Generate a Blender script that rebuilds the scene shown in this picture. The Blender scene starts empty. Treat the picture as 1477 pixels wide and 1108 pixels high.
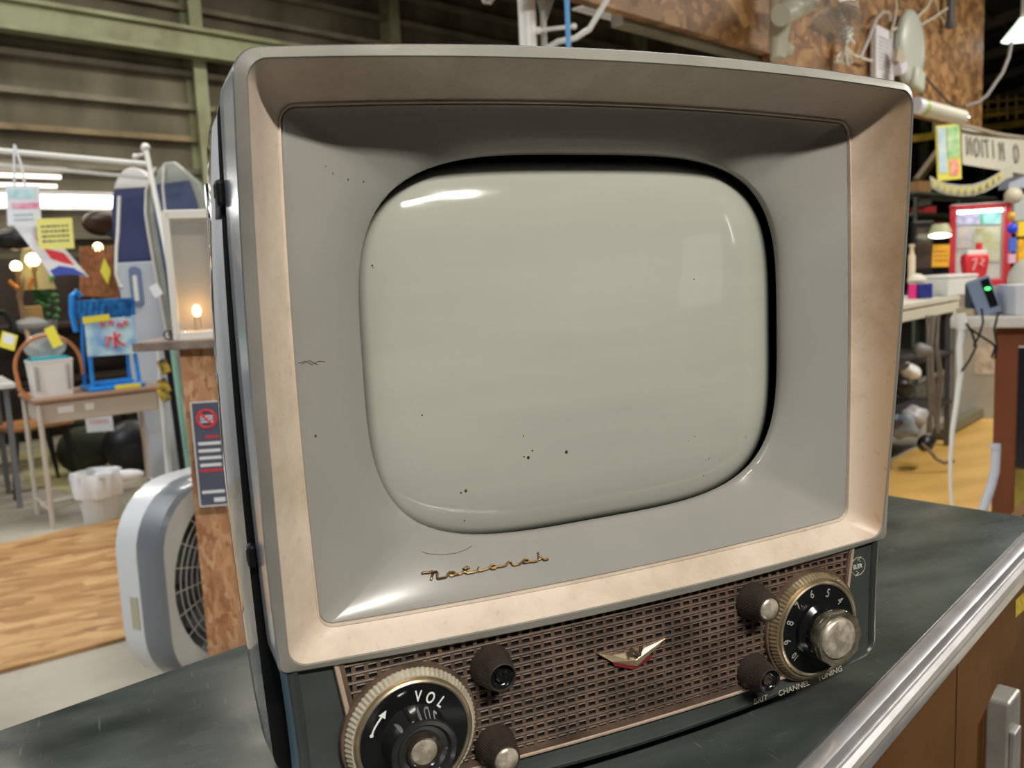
import bpy, bmesh, math, random
from math import sin, cos, pi, radians, sqrt, atan2, hypot
from mathutils import Vector, Matrix
from mathutils.bvhtree import BVHTree

random.seed(7)
C = bpy.context.scene.collection
scene = bpy.context.scene

# ---------------------------------------------------------------- camera
CAM = Vector((-0.3231, -0.5167, 0.2404))
CR = Vector((0.9097, -0.4127, -0.0466)).normalized()
CF = Vector((0.4039, 0.9052, -0.1320)).normalized()
CU = CR.cross(CF).normalized()
CR = CF.cross(CU).normalized()
FPX, PX0, PY0 = 1280.08, 738.5, 554.0
cd = bpy.data.cameras.new('camera')
cam = bpy.data.objects.new('camera', cd)
C.objects.link(cam)
m = Matrix((CR, CU, -CF)).transposed().to_4x4()
m.translation = CAM
cam.matrix_world = m
cd.sensor_fit = 'HORIZONTAL'
cd.sensor_width = 36.0
cd.lens = FPX / 1477.0 * 36.0
cd.clip_start = 0.01
cd.clip_end = 200
cd.dof.use_dof = True
cd.dof.focus_distance = 0.66
cd.dof.aperture_fstop = 10.5
scene.camera = cam

# ---------------------------------------------------------------- exposure and world
scene.view_settings.view_transform = 'Standard'
scene.view_settings.look = 'None'
scene.view_settings.gamma = 1.0
scene.view_settings.use_curve_mapping = False
scene.view_settings.exposure = 0.0
world = bpy.data.worlds.new('world')
scene.world = world
world.use_nodes = True
wb = world.node_tree.nodes['Background']
wb.inputs[0].default_value = (0.95, 0.93, 0.85, 1)
wb.inputs[1].default_value = 0.42


def area_lamp(name, loc, size, size_y, power, color=(1, 0.95, 0.86), target=None, rotz=0.0):
    l = bpy.data.lights.new(name, 'AREA')
    l.shape = 'RECTANGLE'
    l.size = size
    l.size_y = size_y
    l.energy = power
    l.color = color
    o = bpy.data.objects.new(name, l)
    C.objects.link(o)
    o.location = loc
    if target is not None:
        d = Vector(target) - Vector(loc)
        o.rotation_euler = d.to_track_quat('-Z', 'Y').to_euler()
    else:
        o.rotation_euler = (0, 0, rotz)
    return o


# overhead tube lights of the hall, plus lamps added to brighten the back wall
BY = radians(22)            # the building's long axis against the set's front
area_lamp('tube_and_fill_light', (0.10, -2.3, 2.05), 1.2, 0.12, 100, rotz=BY, target=(0, 0, 0.2))
area_lamp('tube_and_fill_light', (-1.5, -1.1, 2.2), 1.2, 0.12, 13, rotz=BY, color=(0.86, 0.93, 1.0))
area_lamp('tube_and_fill_light', (0.9, 0.35, 2.3), 1.2, 0.12, 16, rotz=BY)
area_lamp('tube_and_fill_light', (-3.2, 3.2, 2.2), 2.4, 0.2, 105, rotz=BY, color=(0.93, 0.96, 1.0))
area_lamp('tube_and_fill_light', (0.6, 4.6, 3.7), 2.4, 0.2, 110, rotz=BY, color=(1, 0.97, 0.92))
area_lamp('tube_and_fill_light', (-2.5, 6.9, 3.5), 2.4, 0.2, 75, rotz=BY, color=(1, 0.94, 0.80))  # fill lamp added to lift the left part of the back wall
area_lamp('tube_and_fill_light', (1.4, 7.6, 3.5), 2.4, 0.2, 85, rotz=BY, color=(1, 0.94, 0.80))  # second lamp added to brighten the back wall
area_lamp('tube_and_fill_light', (5.8, 1.7, 2.5), 2.4, 0.2, 170, rotz=BY)
area_lamp('tube_and_fill_light', (3.4, 0.2, 2.5), 1.2, 0.2, 30, rotz=BY)
area_lamp('tube_and_fill_light', (9.0, 8.0, 3.4), 2.4, 0.2, 90, rotz=BY)  # third added lamp, brightening the far stretch of the back wall
area_lamp('tube_and_fill_light', (-3.5, 1.0, 2.2), 2.4, 0.2, 55, rotz=BY, color=(0.86, 0.93, 1.0))


# ---------------------------------------------------------------- helpers
def ray(px, py):
    return CF + CR * ((px - PX0) / FPX) - CU * ((py - PY0) / FPX)


def D(px, py, d):
    """point seen at px, py lying d metres ahead"""
    return CAM + ray(px, py) * d


def G(px, py, z):
    r = ray(px, py)
    return CAM + r * ((z - CAM.z) / r.z)


def YP(px, py, y):
    r = ray(px, py)
    return CAM + r * ((y - CAM.y) / r.y)


U = Vector((cos(BY), sin(BY), 0))
V = Vector((-sin(BY), cos(BY), 0))
CYAW = -0.4197               # yaw that faces the photographer


class MB:
    def __init__(self):
        self.b = bmesh.new()
        self.sm = False

    def box(self, c, s, rz=0.0, rot=None):
        M = Matrix.Translation(c) @ (rot.to_4x4() if rot is not None else Matrix.Rotation(rz, 4, 'Z')) @ Matrix.Diagonal((s[0], s[1], s[2], 1))
        bmesh.ops.create_cube(self.b, size=1.0, matrix=M)
        return self

    def cyl(self, p0, p1, r0, r1=None, seg=16, caps=True):
        p0 = Vector(p0)
        p1 = Vector(p1)
        r1 = r0 if r1 is None else r1
        d = p1 - p0
        M = Matrix.Translation((p0 + p1) / 2) @ d.to_track_quat('Z', 'Y').to_matrix().to_4x4()
        bmesh.ops.create_cone(self.b, cap_ends=caps, segments=seg, radius1=max(r0, 1e-5), radius2=max(r1, 1e-5), depth=d.length, matrix=M)
        return self

    def ball(self, c, r, s=(1, 1, 1), rz=0, seg=16):
        M = Matrix.Translation(c) @ Matrix.Rotation(rz, 4, 'Z') @ Matrix.Diagonal((s[0], s[1], s[2], 1))
        bmesh.ops.create_uvsphere(self.b, u_segments=seg, v_segments=max(6, seg // 2), radius=r, matrix=M)
        return self

    def tube(self, pts, r, seg=8, closed=False):
        pts = [Vector(p) for p in pts]
        rs = r if isinstance(r, (list, tuple)) else [r] * len(pts)
        n = len(pts)
        rings = []
        up = None
        for i, p in enumerate(pts):
            a = pts[i - 1] if (i > 0 or closed) else p
            c = pts[(i + 1) % n] if (i < n - 1 or closed) else p
            t = (c - a)
            if t.length < 1e-9:
                t = Vector((0, 0, 1))
            t.normalize()
            if up is None:
                up = Vector((0, 0, 1)) if abs(t.z) < 0.9 else Vector((1, 0, 0))
            s = t.cross(up)
            if s.length < 1e-6:
                s = t.orthogonal()
            s.normalize()
            up = s.cross(t).normalized()
            rings.append([self.b.verts.new(p + (s * cos(2 * pi * k / seg) + up * sin(2 * pi * k / seg)) * rs[i]) for k in range(seg)])
        m = n if closed else n - 1
        for i in range(m):
            A, B2 = rings[i], rings[(i + 1) % n]
            for k in range(seg):
                self.b.faces.new((A[k], A[(k + 1) % seg], B2[(k + 1) % seg], B2[k]))
        if not closed:
            self.b.faces.new(rings[0][::-1])
            self.b.faces.new(rings[-1])
        return self

    def loft(self, loops, closed=True, cap0=False, cap1=False):
        R = [[self.b.verts.new(Vector(p)) for p in lp] for lp in loops]
        n = len(loops[0])
        for i in range(len(R) - 1):
            for k in range(n if closed else n - 1):
                self.b.faces.new((R[i][k], R[i][(k + 1) % n], R[i + 1][(k + 1) % n], R[i + 1][k]))
        if cap0:
            self.b.faces.new(R[0][::-1])
        if cap1:
            self.b.faces.new(R[-1])
        return self

    def lathe(self, prof, c=(0, 0, 0), axis='Z', seg=32, wob=None):
        """prof: list of (radius, height); axis Y turns height towards +y"""
        c = Vector(c)
        loops = []
        for (r, h) in prof:
            lp = []
            for k in range(seg):
                a = 2 * pi * k / seg
                rr = max(r, 1e-5)
                if wob:
                    rr += wob(a, r, h)
                if axis == 'Z':
                    lp.append(c + Vector((rr * cos(a), rr * sin(a), h)))
                else:
                    lp.append(c + Vector((rr * cos(a), h, rr * sin(a))))
            loops.append(lp)
        return self.loft(loops)

    def prism(self, poly, axis, a, b2):
        """poly of 2-D points swept from a to b2 along axis (0,1,2)"""
        def mk(p, h):
            v = [p[0], p[1]]
            v.insert(axis, h)
            return Vector(v)
        A = [self.b.verts.new(mk(p, a)) for p in poly]
        B2 = [self.b.verts.new(mk(p, b2)) for p in poly]
        n = len(poly)
        self.b.faces.new(A)
        self.b.faces.new(B2[::-1])
        for k in range(n):
            self.b.faces.new((A[k], B2[k], B2[(k + 1) % n], A[(k + 1) % n]))
        return self

    def quad(self, *ps):
        self.b.faces.new([self.b.verts.new(Vector(p)) for p in ps])
        return self

    def sheet(self, ps, thick, n=None):
        """polygon in space given a thickness"""
        ps = [Vector(p) for p in ps]
        n = (ps[1] - ps[0]).cross(ps[2] - ps[0]).normalized() if n is None else Vector(n)
        self.loft([ps, [p + n * thick for p in ps]], cap0=True, cap1=True)
        return self

    def build(self, name, mat, parent=None, smooth=False, bevel=0, loc=None, rz=0, seg=2, sharp=None, label=None):
        bmesh.ops.remove_doubles(self.b, verts=self.b.verts, dist=1e-6)
        bmesh.ops.recalc_face_normals(self.b, faces=self.b.faces)
        me = bpy.data.meshes.new(name)
        self.b.to_mesh(me)
        self.b.free()
        if smooth:
            me.shade_smooth()
            me.set_sharp_from_angle(angle=radians(sharp if sharp else 35))
        me.materials.append(mat)
        o = bpy.data.objects.new(name, me)
        C.objects.link(o)
        if loc is not None:
            o.location = loc
        o.rotation_euler = (0, 0, rz)
        if parent is not None:
            o.parent = parent
        if bevel:
            md = o.modifiers.new('bevel', 'BEVEL')
            md.width = bevel
            md.segments = seg
            md.limit_method = 'ANGLE'
            md.angle_limit = radians(40)
        if label:
            o['label'] = label
        return o


def tag(o, label, cat, group=None, kind=None):
    o['label'] = label
    o['category'] = cat
    if group:
        o['group'] = group
    if kind:
        o['kind'] = kind
    return o


def thing(name, label, cat, loc=(0, 0, 0), rz=0.0, group=None):
    o = bpy.data.objects.new(name, None)
    o.empty_display_size = 0.05
    C.objects.link(o)
    o.location = loc
    o.rotation_euler = (0, 0, rz)
    return tag(o, label, cat, group)


def struct(o):
    o['kind'] = 'structure'
    return o


# ---------------------------------------------------------------- materials
_mats = {}


def mat(name, col, rough=0.5, metal=0.0, noise=0.0, nscale=30.0, col2=None, coat=0.0, emit=None, estr=0.0, alpha=None, trans=0.0, bump=0.0, bscale=200.0, spec=0.5, stretch=None, lo=0.35, hi=0.65, ior=1.45, detail=5):
    if name in _mats:
        return _mats[name]
    M = bpy.data.materials.new(name)
    M.use_nodes = True
    nt = M.node_tree
    bs = nt.nodes['Principled BSDF']
    c = (*col, 1) if len(col) == 3 else col
    bs.inputs['Base Color'].default_value = c
    bs.inputs['Roughness'].default_value = rough
    bs.inputs['Metallic'].default_value = metal
    bs.inputs['Specular IOR Level'].default_value = spec
    bs.inputs['IOR'].default_value = ior
    bs.inputs['Coat Weight'].default_value = coat
    bs.inputs['Coat Roughness'].default_value = 0.08
    bs.inputs['Transmission Weight'].default_value = trans
    if emit:
        bs.inputs['Emission Color'].default_value = (*emit, 1)
        bs.inputs['Emission Strength'].default_value = estr
    if alpha is not None:
        bs.inputs['Alpha'].default_value = alpha
    tc = None
    if noise or col2 or bump:
        tc = nt.nodes.new('ShaderNodeTexCoord')
        mp = nt.nodes.new('ShaderNodeMapping')
        nt.links.new(tc.outputs['Object'], mp.inputs[0])
        if stretch:
            mp.inputs['Scale'].default_value = stretch
    if noise or col2:
        n = nt.nodes.new('ShaderNodeTexNoise')
        n.inputs['Scale'].default_value = nscale
        n.inputs['Detail'].default_value = detail
        nt.links.new(mp.outputs[0], n.inputs['Vector'])
        r = nt.nodes.new('ShaderNodeValToRGB')
        r.color_ramp.elements[0].position = lo
        r.color_ramp.elements[1].position = hi
        if col2:
            a, b2 = col2, col
        else:
            a = tuple(x * (1 - noise) for x in col)
            b2 = tuple(min(1, x * (1 + noise)) for x in col)
        r.color_ramp.elements[0].color = (*a, 1)
        r.color_ramp.elements[1].color = (*b2, 1)
        nt.links.new(n.outputs['Fac'], r.inputs[0])
        nt.links.new(r.outputs[0], bs.inputs['Base Color'])
    if bump:
        n2 = nt.nodes.new('ShaderNodeTexNoise')
        n2.inputs['Scale'].default_value = bscale
        nt.links.new(mp.outputs[0], n2.inputs['Vector'])
        bp = nt.nodes.new('ShaderNodeBump')
        bp.inputs['Strength'].default_value = bump
        bp.inputs['Distance'].default_value = 0.002
        nt.links.new(n2.outputs['Fac'], bp.inputs['Height'])
        nt.links.new(bp.outputs[0], bs.inputs['Normal'])
    _mats[name] = M
    return M


def plain(name, col, rough=0.55, **k):
    return mat(name, col, rough, **k)


def text_mesh(s, size, name, material, parent, M, extrude=0.0002, align='CENTER', font_scale_x=1.0, bold=0.0):
    """lettering as a real mesh; M places its local x (reading), y (up), z (out)"""
    cu = bpy.data.curves.new(name, 'FONT')
    cu.body = s
    cu.size = size
    cu.extrude = extrude
    cu.offset = bold
    cu.align_x = align
    cu.align_y = 'CENTER'
    t = bpy.data.objects.new('tmp', cu)
    C.objects.link(t)
    dg = bpy.context.evaluated_depsgraph_get()
    me = bpy.data.meshes.new_from_object(t.evaluated_get(dg))
    bpy.data.objects.remove(t)
    bpy.data.curves.remove(cu)
    me.transform(M @ Matrix.Diagonal((font_scale_x, 1, 1, 1)))
    me.materials.clear()
    me.materials.append(material)
    o = bpy.data.objects.new(name, me)
    C.objects.link(o)
    if parent is not None:
        o.parent = parent
    return o


def join_meshes(objs, name):
    """merge plain meshes (same parent, no transform) into the first one"""
    bm = bmesh.new()
    for o in objs:
        bm.from_mesh(o.data)
    me = bpy.data.meshes.new(name)
    bm.to_mesh(me)
    bm.free()
    me.materials.append(objs[0].data.materials[0])
    par = objs[0].parent
    for o in objs:
        bpy.data.objects.remove(o)
    n = bpy.data.objects.new(name, me)
    C.objects.link(n)
    n.parent = par
    return n

# ================================================================ the television
ZC = -0.134                                  # counter top
TLOC = Vector((0.0, 0.17, ZC))
tv = thing('television', 'vintage television with wide cream bezel, grey screen mask and brown grille, on the black counter', 'television', TLOC)


def tvb(mbs, name, material, parent=None, **k):
    return mbs.build(name, material, parent or tv, loc=(-TLOC if parent is None else None), **k)


def loop(hw, z0, z1, bT, bB, bL, bR, r, n=28, mcor=8, cx=0.0, rb=None, side_curve=None):
    """bowed rectangle with rounded corners, counter-clockwise from the lower left; returns (x, z)"""
    rb = r if rb is None else rb
    zc = (z0 + z1) / 2
    hh = (z1 - z0) / 2
    out = []

    def warp(x, z):
        tx = (x - cx) / hw
        tz = (z - zc) / hh
        qx = max(0, 1 - tx * tx)
        qz = max(0, 1 - tz * tz)
        X = x + (bR * qz * (tx if tx > 0 else 0) + bL * qz * (tx if tx < 0 else 0))
        Z = z + (bT * qx * (tz if tz > 0 else 0) + bB * qx * (tz if tz < 0 else 0))
        return (X, Z)
    cs = [(cx - hw + rb, z0 + rb, pi, rb), (cx + hw - rb, z0 + rb, 1.5 * pi, rb), (cx + hw - r, z1 - r, 0, r), (cx - hw + r, z1 - r, 0.5 * pi, r)]
    for i, (x, z, a0, rr) in enumerate(cs):
        for k in range(mcor + 1):
            a = a0 + pi / 2 * k / mcor
            out.append(warp(x + rr * cos(a), z + rr * sin(a)))
        x2, z2, a2, r2 = cs[(i + 1) % 4]
        a1 = a0 + pi / 2
        pa = (x + rr * cos(a1), z + rr * sin(a1))
        pb = (x2 + r2 * cos(a2), z2 + r2 * sin(a2))
        for k in range(1, n):
            t = k / n
            out.append(warp(pa[0] + (pb[0] - pa[0]) * t, pa[1] + (pb[1] - pa[1]) * t))
    return out


def yo(x, z, tilt=0.0728):
    return -0.0032 * (1 - (x / 0.25) ** 2) - tilt * (z - 0.18)


def rim(dh=0.0, r=0.013, rb=0.004):
    return loop(0.25 + dh, 0.0 - dh, 0.3622 + dh, 0.0106, 0.0074, 0.0038, 0.0046, r, rb=rb)


def inr(dh=0.0, r=0.011):
    return loop(0.2437 + dh, 0.0035 - dh, 0.3560 + dh, 0.0088, 0.0046, 0.0028, 0.0036, r)


def rect(dh=0.0, r=0.0085):
    return loop(0.2207 + dh, 0.0188 - dh, 0.3391 + dh, 0.0068, 0.0046, 0.0034, 0.0027, max(r + dh, 0.003), cx=0.001)


m_rim = mat('bezel_grey_plastic', (0.255, 0.242, 0.208), 0.36, noise=0.12, nscale=14)
m_rimside = mat('polished_bezel_side', (0.62, 0.66, 0.73), 0.20, metal=0.85, noise=0.1, nscale=8)
m_mask = mat('grey_mask_plastic', (0.305, 0.295, 0.27), 0.21, noise=0.05, nscale=9, coat=0.3)
m_black = mat('black_rubber', (0.006, 0.006, 0.006), 0.5)


def cream_material():
    M = bpy.data.materials.new('aged_cream_enamel')
    M.use_nodes = True
    nt = M.node_tree
    bs = nt.nodes['Principled BSDF']
    bs.inputs['Roughness'].default_value = 0.42
    tc = nt.nodes.new('ShaderNodeTexCoord')
    n1 = nt.nodes.new('ShaderNodeTexNoise')
    n1.inputs['Scale'].default_value = 7
    n1.inputs['Detail'].default_value = 8
    n1.inputs['Roughness'].default_value = 0.7
    n2 = nt.nodes.new('ShaderNodeTexNoise')
    n2.inputs['Scale'].default_value = 160
    n2.inputs['Detail'].default_value = 3
    for n in (n1, n2):
        nt.links.new(tc.outputs['Object'], n.inputs['Vector'])
    r = nt.nodes.new('ShaderNodeValToRGB')
    r.color_ramp.elements[0].position = 0.33
    r.color_ramp.elements[0].color = (0.50, 0.40, 0.295, 1)
    r.color_ramp.elements[1].position = 0.55
    r.color_ramp.elements[1].color = (0.69, 0.58, 0.475, 1)
    r2 = nt.nodes.new('ShaderNodeValToRGB')
    r2.color_ramp.elements[0].position = 0.24
    r2.color_ramp.elements[0].color = (0.55, 0.45, 0.36, 1)
    r2.color_ramp.elements[1].position = 0.38
    r2.color_ramp.elements[1].color = (1, 1, 1, 1)
    mx = nt.nodes.new('ShaderNodeMix')
    mx.data_type = 'RGBA'
    mx.blend_type = 'MULTIPLY'
    mx.inputs[0].default_value = 0.3
    nt.links.new(n1.outputs['Fac'], r.inputs[0])
    nt.links.new(n2.outputs['Fac'], r2.inputs[0])
    nt.links.new(r.outputs[0], mx.inputs[6])
    nt.links.new(r2.outputs[0], mx.inputs[7])
    # yellow-brown tint deepening outward along the bezel's right-hand side
    sx = nt.nodes.new('ShaderNodeSeparateXYZ')
    nt.links.new(tc.outputs['Object'], sx.inputs[0])
    mr = nt.nodes.new('ShaderNodeMapRange')
    mr.interpolation_type = 'SMOOTHSTEP'
    mr.inputs[1].default_value = 0.222
    mr.inputs[2].default_value = 0.25
    mr.inputs[3].default_value = 0.15
    mr.inputs[4].default_value = 0.95
    nt.links.new(sx.outputs[0], mr.inputs[0])
    gt = nt.nodes.new('ShaderNodeMath')
    gt.operation = 'GREATER_THAN'
    gt.inputs[1].default_value = 0.2205
    nt.links.new(sx.outputs[0], gt.inputs[0])
    ml = nt.nodes.new('ShaderNodeMath')
    ml.operation = 'MULTIPLY'
    nt.links.new(mr.outputs[0], ml.inputs[0])
    nt.links.new(gt.outputs[0], ml.inputs[1])
    m2 = nt.nodes.new('ShaderNodeMix')
    m2.data_type = 'RGBA'
    m2.blend_type = 'MULTIPLY'
    m2.inputs[7].default_value = (0.68, 0.52, 0.36, 1)
    nt.links.new(ml.outputs[0], m2.inputs[0])
    nt.links.new(mx.outputs[2], m2.inputs[6])
    nt.links.new(m2.outputs[2], bs.inputs['Base Color'])
    return M


m_cream = cream_material()


def L3(lp, f):
    return [Vector((x, f(x, z), z)) for x, z in lp]


def dep(z):
    return 0.0012 + 0.0032 * max(0.0, min(1.0, z / 0.05))


# front rim: outer roll, flat face, inner edge
b = MB()
b.loft([L3(rim(0.0), lambda x, z: yo(x, z) + dep(z)), L3(rim(-0.0005), lambda x, z: yo(x, z) + dep(z) - 0.0007),
        L3(inr(0.0006), lambda x, z: yo(x, z) - 0.0004), L3(inr(0.0), lambda x, z: yo(x, z) + 0.001)])
bez = tvb(b, 'bezel', m_rim, smooth=True, sharp=22)

b = MB()
b.loft([L3(rim(0.0), lambda x, z: yo(x, z) + dep(z)),
        L3(rim(0.0006), lambda x, z: yo(x, z) + dep(z) + 0.0008),
        L3(rim(0.0010, 0.016, 0.008), lambda x, z: 0.032),
        L3(rim(0.0012, 0.018, 0.01), lambda x, z: 0.049),
        L3(rim(0.0004, 0.018, 0.01), lambda x, z: 0.0505),
        L3(rim(-0.004, 0.012, 0.01), lambda x, z: 0.0505)])
tvb(b, 'bezel_side', m_rimside, smooth=True, sharp=30, label='polished silver side of the bezel')
b = MB()
b.loft([L3(rim(-0.004, 0.012, 0.01), lambda x, z: 0.0500), L3(rim(-0.003, 0.012, 0.01), lambda x, z: 0.0585),
        [Vector((x, 0.0585, z)) for x, z in loop(0.2518, -0.1, 0.3625, 0.007, 0.002, 0.0063, 0.0063, 0.026)]])
tvb(b, 'seal', m_black, smooth=False, label='black gap between bezel and cabinet')


def ring(t):
    """cream ring between the inner edge of the rim and the mask's rectangle, slightly dished"""
    A = inr(0.0)
    B2 = rect(0.0022)
    out = []
    for (xa, za), (xb, zb) in zip(A, B2):
        x = xa + (xb - xa) * t
        z = za + (zb - za) * t
        ya = yo(xa, za) + 0.001
        yb = 0.0300 - 0.0032 * (1 - (xb / 0.25) ** 2)
        s = t + 0.10 * sin(pi * t)
        out.append(Vector((x, ya + (yb - ya) * s, z)))
    return out


b = MB()
yr = lambda dy: (lambda x, z: dy - 0.0032 * (1 - (x / 0.25) ** 2))
b.loft([ring(t) for t in (0, 0.04, 0.15, 0.3, 0.5, 0.7, 0.85, 0.95, 1.0)] + [L3(rect(0.0016), yr(0.0294)), L3(rect(0.0009), yr(0.0294)), L3(rect(0.0006), yr(0.0305)), L3(rect(0.0004), yr(0.034))])
ringo = tvb(b, 'cream_surround', m_cream, smooth=True, sharp=28, label='aged cream inner slope of the bezel')

# mask: rectangle funnels to the tube opening
SC = Vector((0.0021, 0, 0.1813))
SHW, SHH, SN = 0.1768, 0.1367, 3.77


def sup(a, hw=SHW, hh=SHH, n=SN, cx=None, cz=None):
    c, s = cos(a), sin(a)
    k = (abs(c) ** n + abs(s) ** n) ** (-1.0 / n)
    return ((SC.x if cx is None else cx) + hw * k * c, (SC.z if cz is None else cz) + hh * k * s)


def angle_match(lp):
    """superellipse angle of each loop vertex, so that corners meet corners"""
    out = []
    for x, z in lp:
        out.append(atan2((z - 0.1813) / 0.1605, (x - 0.001) / 0.2215))
    return out


RL = rect(-0.0006)
ANG = angle_match(RL)
EL = [sup(a) for a in ANG]
rings = []
yA = yr(0.0318)
for t in (0, 0.015, 0.05, 0.12, 0.22, 0.34, 0.47, 0.6, 0.72, 0.83, 0.91, 0.96, 0.985, 1.0):
    lp = []
    for (xa, za), (xb, zb) in zip(RL, EL):
        # a rectangle shrinking towards the opening keeps its corner crease, then melts into the oval
        kx = 1 + (0.1805 / 0.2201 - 1) * t
        kz = 1 + (0.1400 / 0.1607 - 1) * t
        xs = SC.x + (xa - 0.001) * kx - (SC.x - 0.001) * (1 - t)
        zs = za * (1 - t) + t * (SC.z + (za - 0.1795) * 0.1400 / 0.1607)
        e = t ** 1.7
        x = xs + (xb - xs) * e
        z = zs + (zb - zs) * e
        ya = yA(xa, za)
        yb = 0.0576
        s = 0.90 * t + 0.10 * t * t
        lp.append(Vector((x, ya + (yb - ya) * s, z)))
    rings.append(lp)
# rolled lip of the opening
rings.append([Vector((x + (SC.x - x) * 0.004, 0.0592, z + (SC.z - z) * 0.004)) for x, z in EL])
rings.append([Vector((x + (SC.x - x) * 0.002, 0.064, z + (SC.z - z) * 0.002)) for x, z in EL])
b = MB()
b.loft([L3(rect(0.0003), yr(0.0345)), L3(rect(0.0002), yr(0.0322))] + rings)
masko = tvb(b, 'screen_mask', m_mask, smooth=True, sharp=40, label='grey plastic screen mask')
bm_ = bmesh.new()
bm_.from_mesh(masko.data)
MASKT = BVHTree.FromBMesh(bm_)


def cast(px, py, T):
    r = ray(px, py).normalized()
    h, nrm, i, dd = T.ray_cast(CAM, r)
    return h, nrm


# picture tube: curved glass face whose coated inside stops short of the edge
def glass_material():
    M = bpy.data.materials.new('picture_tube_glass')
    M.use_nodes = True
    nt = M.node_tree
    bs = nt.nodes['Principled BSDF']
    bs.inputs['Roughness'].default_value = 0.05
    bs.inputs['Specular IOR Level'].default_value = 0.6
    tc = nt.nodes.new('ShaderNodeTexCoord')
    sx = nt.nodes.new('ShaderNodeSeparateXYZ')
    nt.links.new(tc.outputs['Object'], sx.inputs[0])

    def mth(op, a, b2=None):
        n = nt.nodes.new('ShaderNodeMath')
        n.operation = op
        for i, v in enumerate((a, b2)):
            if v is None:
                continue
            if isinstance(v, (int, float)):
                n.inputs[i].default_value = v
            else:
                nt.links.new(v, n.inputs[i])
        return n.outputs[0]
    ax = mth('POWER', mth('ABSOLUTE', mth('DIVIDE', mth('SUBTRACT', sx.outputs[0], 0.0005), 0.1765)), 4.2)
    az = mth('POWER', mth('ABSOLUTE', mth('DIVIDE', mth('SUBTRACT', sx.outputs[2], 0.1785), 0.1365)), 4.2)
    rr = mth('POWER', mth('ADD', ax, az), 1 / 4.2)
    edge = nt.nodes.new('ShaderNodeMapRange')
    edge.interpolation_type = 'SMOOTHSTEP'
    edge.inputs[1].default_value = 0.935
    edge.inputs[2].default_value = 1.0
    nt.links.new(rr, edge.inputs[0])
    n1 = nt.nodes.new('ShaderNodeTexNoise')
    n1.inputs['Scale'].default_value = 10
    n1.inputs['Detail'].default_value = 6
    mp = nt.nodes.new('ShaderNodeMapping')
    mp.inputs['Scale'].default_value = (0.6, 1, 4.0)
    nt.links.new(tc.outputs['Object'], mp.inputs[0])
    nt.links.new(mp.outputs[0], n1.inputs['Vector'])
    r = nt.nodes.new('ShaderNodeValToRGB')
    r.color_ramp.elements[0].position = 0.3
    r.color_ramp.elements[0].color = (0.405, 0.415, 0.36, 1)
    r.color_ramp.elements[1].position = 0.62
    r.color_ramp.elements[1].color = (0.43, 0.44, 0.38, 1)
    nt.links.new(n1.outputs['Fac'], r.inputs[0])
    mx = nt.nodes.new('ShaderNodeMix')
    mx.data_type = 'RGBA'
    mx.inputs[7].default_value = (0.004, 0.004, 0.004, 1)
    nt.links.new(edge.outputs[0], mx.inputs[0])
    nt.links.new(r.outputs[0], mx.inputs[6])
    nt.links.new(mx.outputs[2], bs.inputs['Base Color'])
    # fine wiping smears
    n2 = nt.nodes.new('ShaderNodeTexNoise')
    n2.inputs['Scale'].default_value = 22
    n2.inputs['Detail'].default_value = 4
    nt.links.new(mp.outputs[0], n2.inputs['Vector'])
    rr2 = nt.nodes.new('ShaderNodeMapRange')
    rr2.inputs[1].default_value = 0.4
    rr2.inputs[2].default_value = 0.7
    rr2.inputs[3].default_value = 0.03
    rr2.inputs[4].default_value = 0.14
    nt.links.new(n2.outputs['Fac'], rr2.inputs[0])
    nt.links.new(rr2.outputs[0], bs.inputs['Roughness'])
    return M


b = MB()
cxs, czs = 0.0005, 0.1785
NR = 26
loops = []
for i in range(NR + 1):
    t = i / NR
    e = t
    lp = []
    n_ = 2.2 + 1.7 * t
    for k in range(112):
        a = 2 * pi * k / 112
        x, z = sup(a, 0.190 * e, 0.149 * e, n_, cxs, czs)
        y = 0.0655 - 0.0185 * (1 - t ** 2) + 0.016 * t ** 9
        lp.append(Vector((x, y, z)))
    loops.append(lp)
loops[0] = [p * 1.0 for p in loops[0]]
b.loft(loops)
tube = tvb(b, 'picture_tube', glass_material(), smooth=True, sharp=80, label='curved grey glass picture tube')
bm_ = bmesh.new()
bm_.from_mesh(tube.data)
TUBET = BVHTree.FromBMesh(bm_)

# body behind the bezel
m_cab = mat('glossy_dark_steel', (0.030, 0.030, 0.032), 0.07, metal=0.0, spec=0.9, noise=0.3, nscale=6, coat=1.0)
m_teal = mat('dark_teal_enamel', (0.050, 0.056, 0.052), 0.30, noise=0.25, nscale=12)
m_tealside = mat('blue_teal_enamel_side', (0.085, 0.15, 0.18), 0.35, noise=0.15, nscale=12)


def cabsec(hw, z0, z1, bow, r):
    return loop(hw, z0, z1, bow, 0.002, bow * 0.9, bow * 0.9, r)


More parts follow.
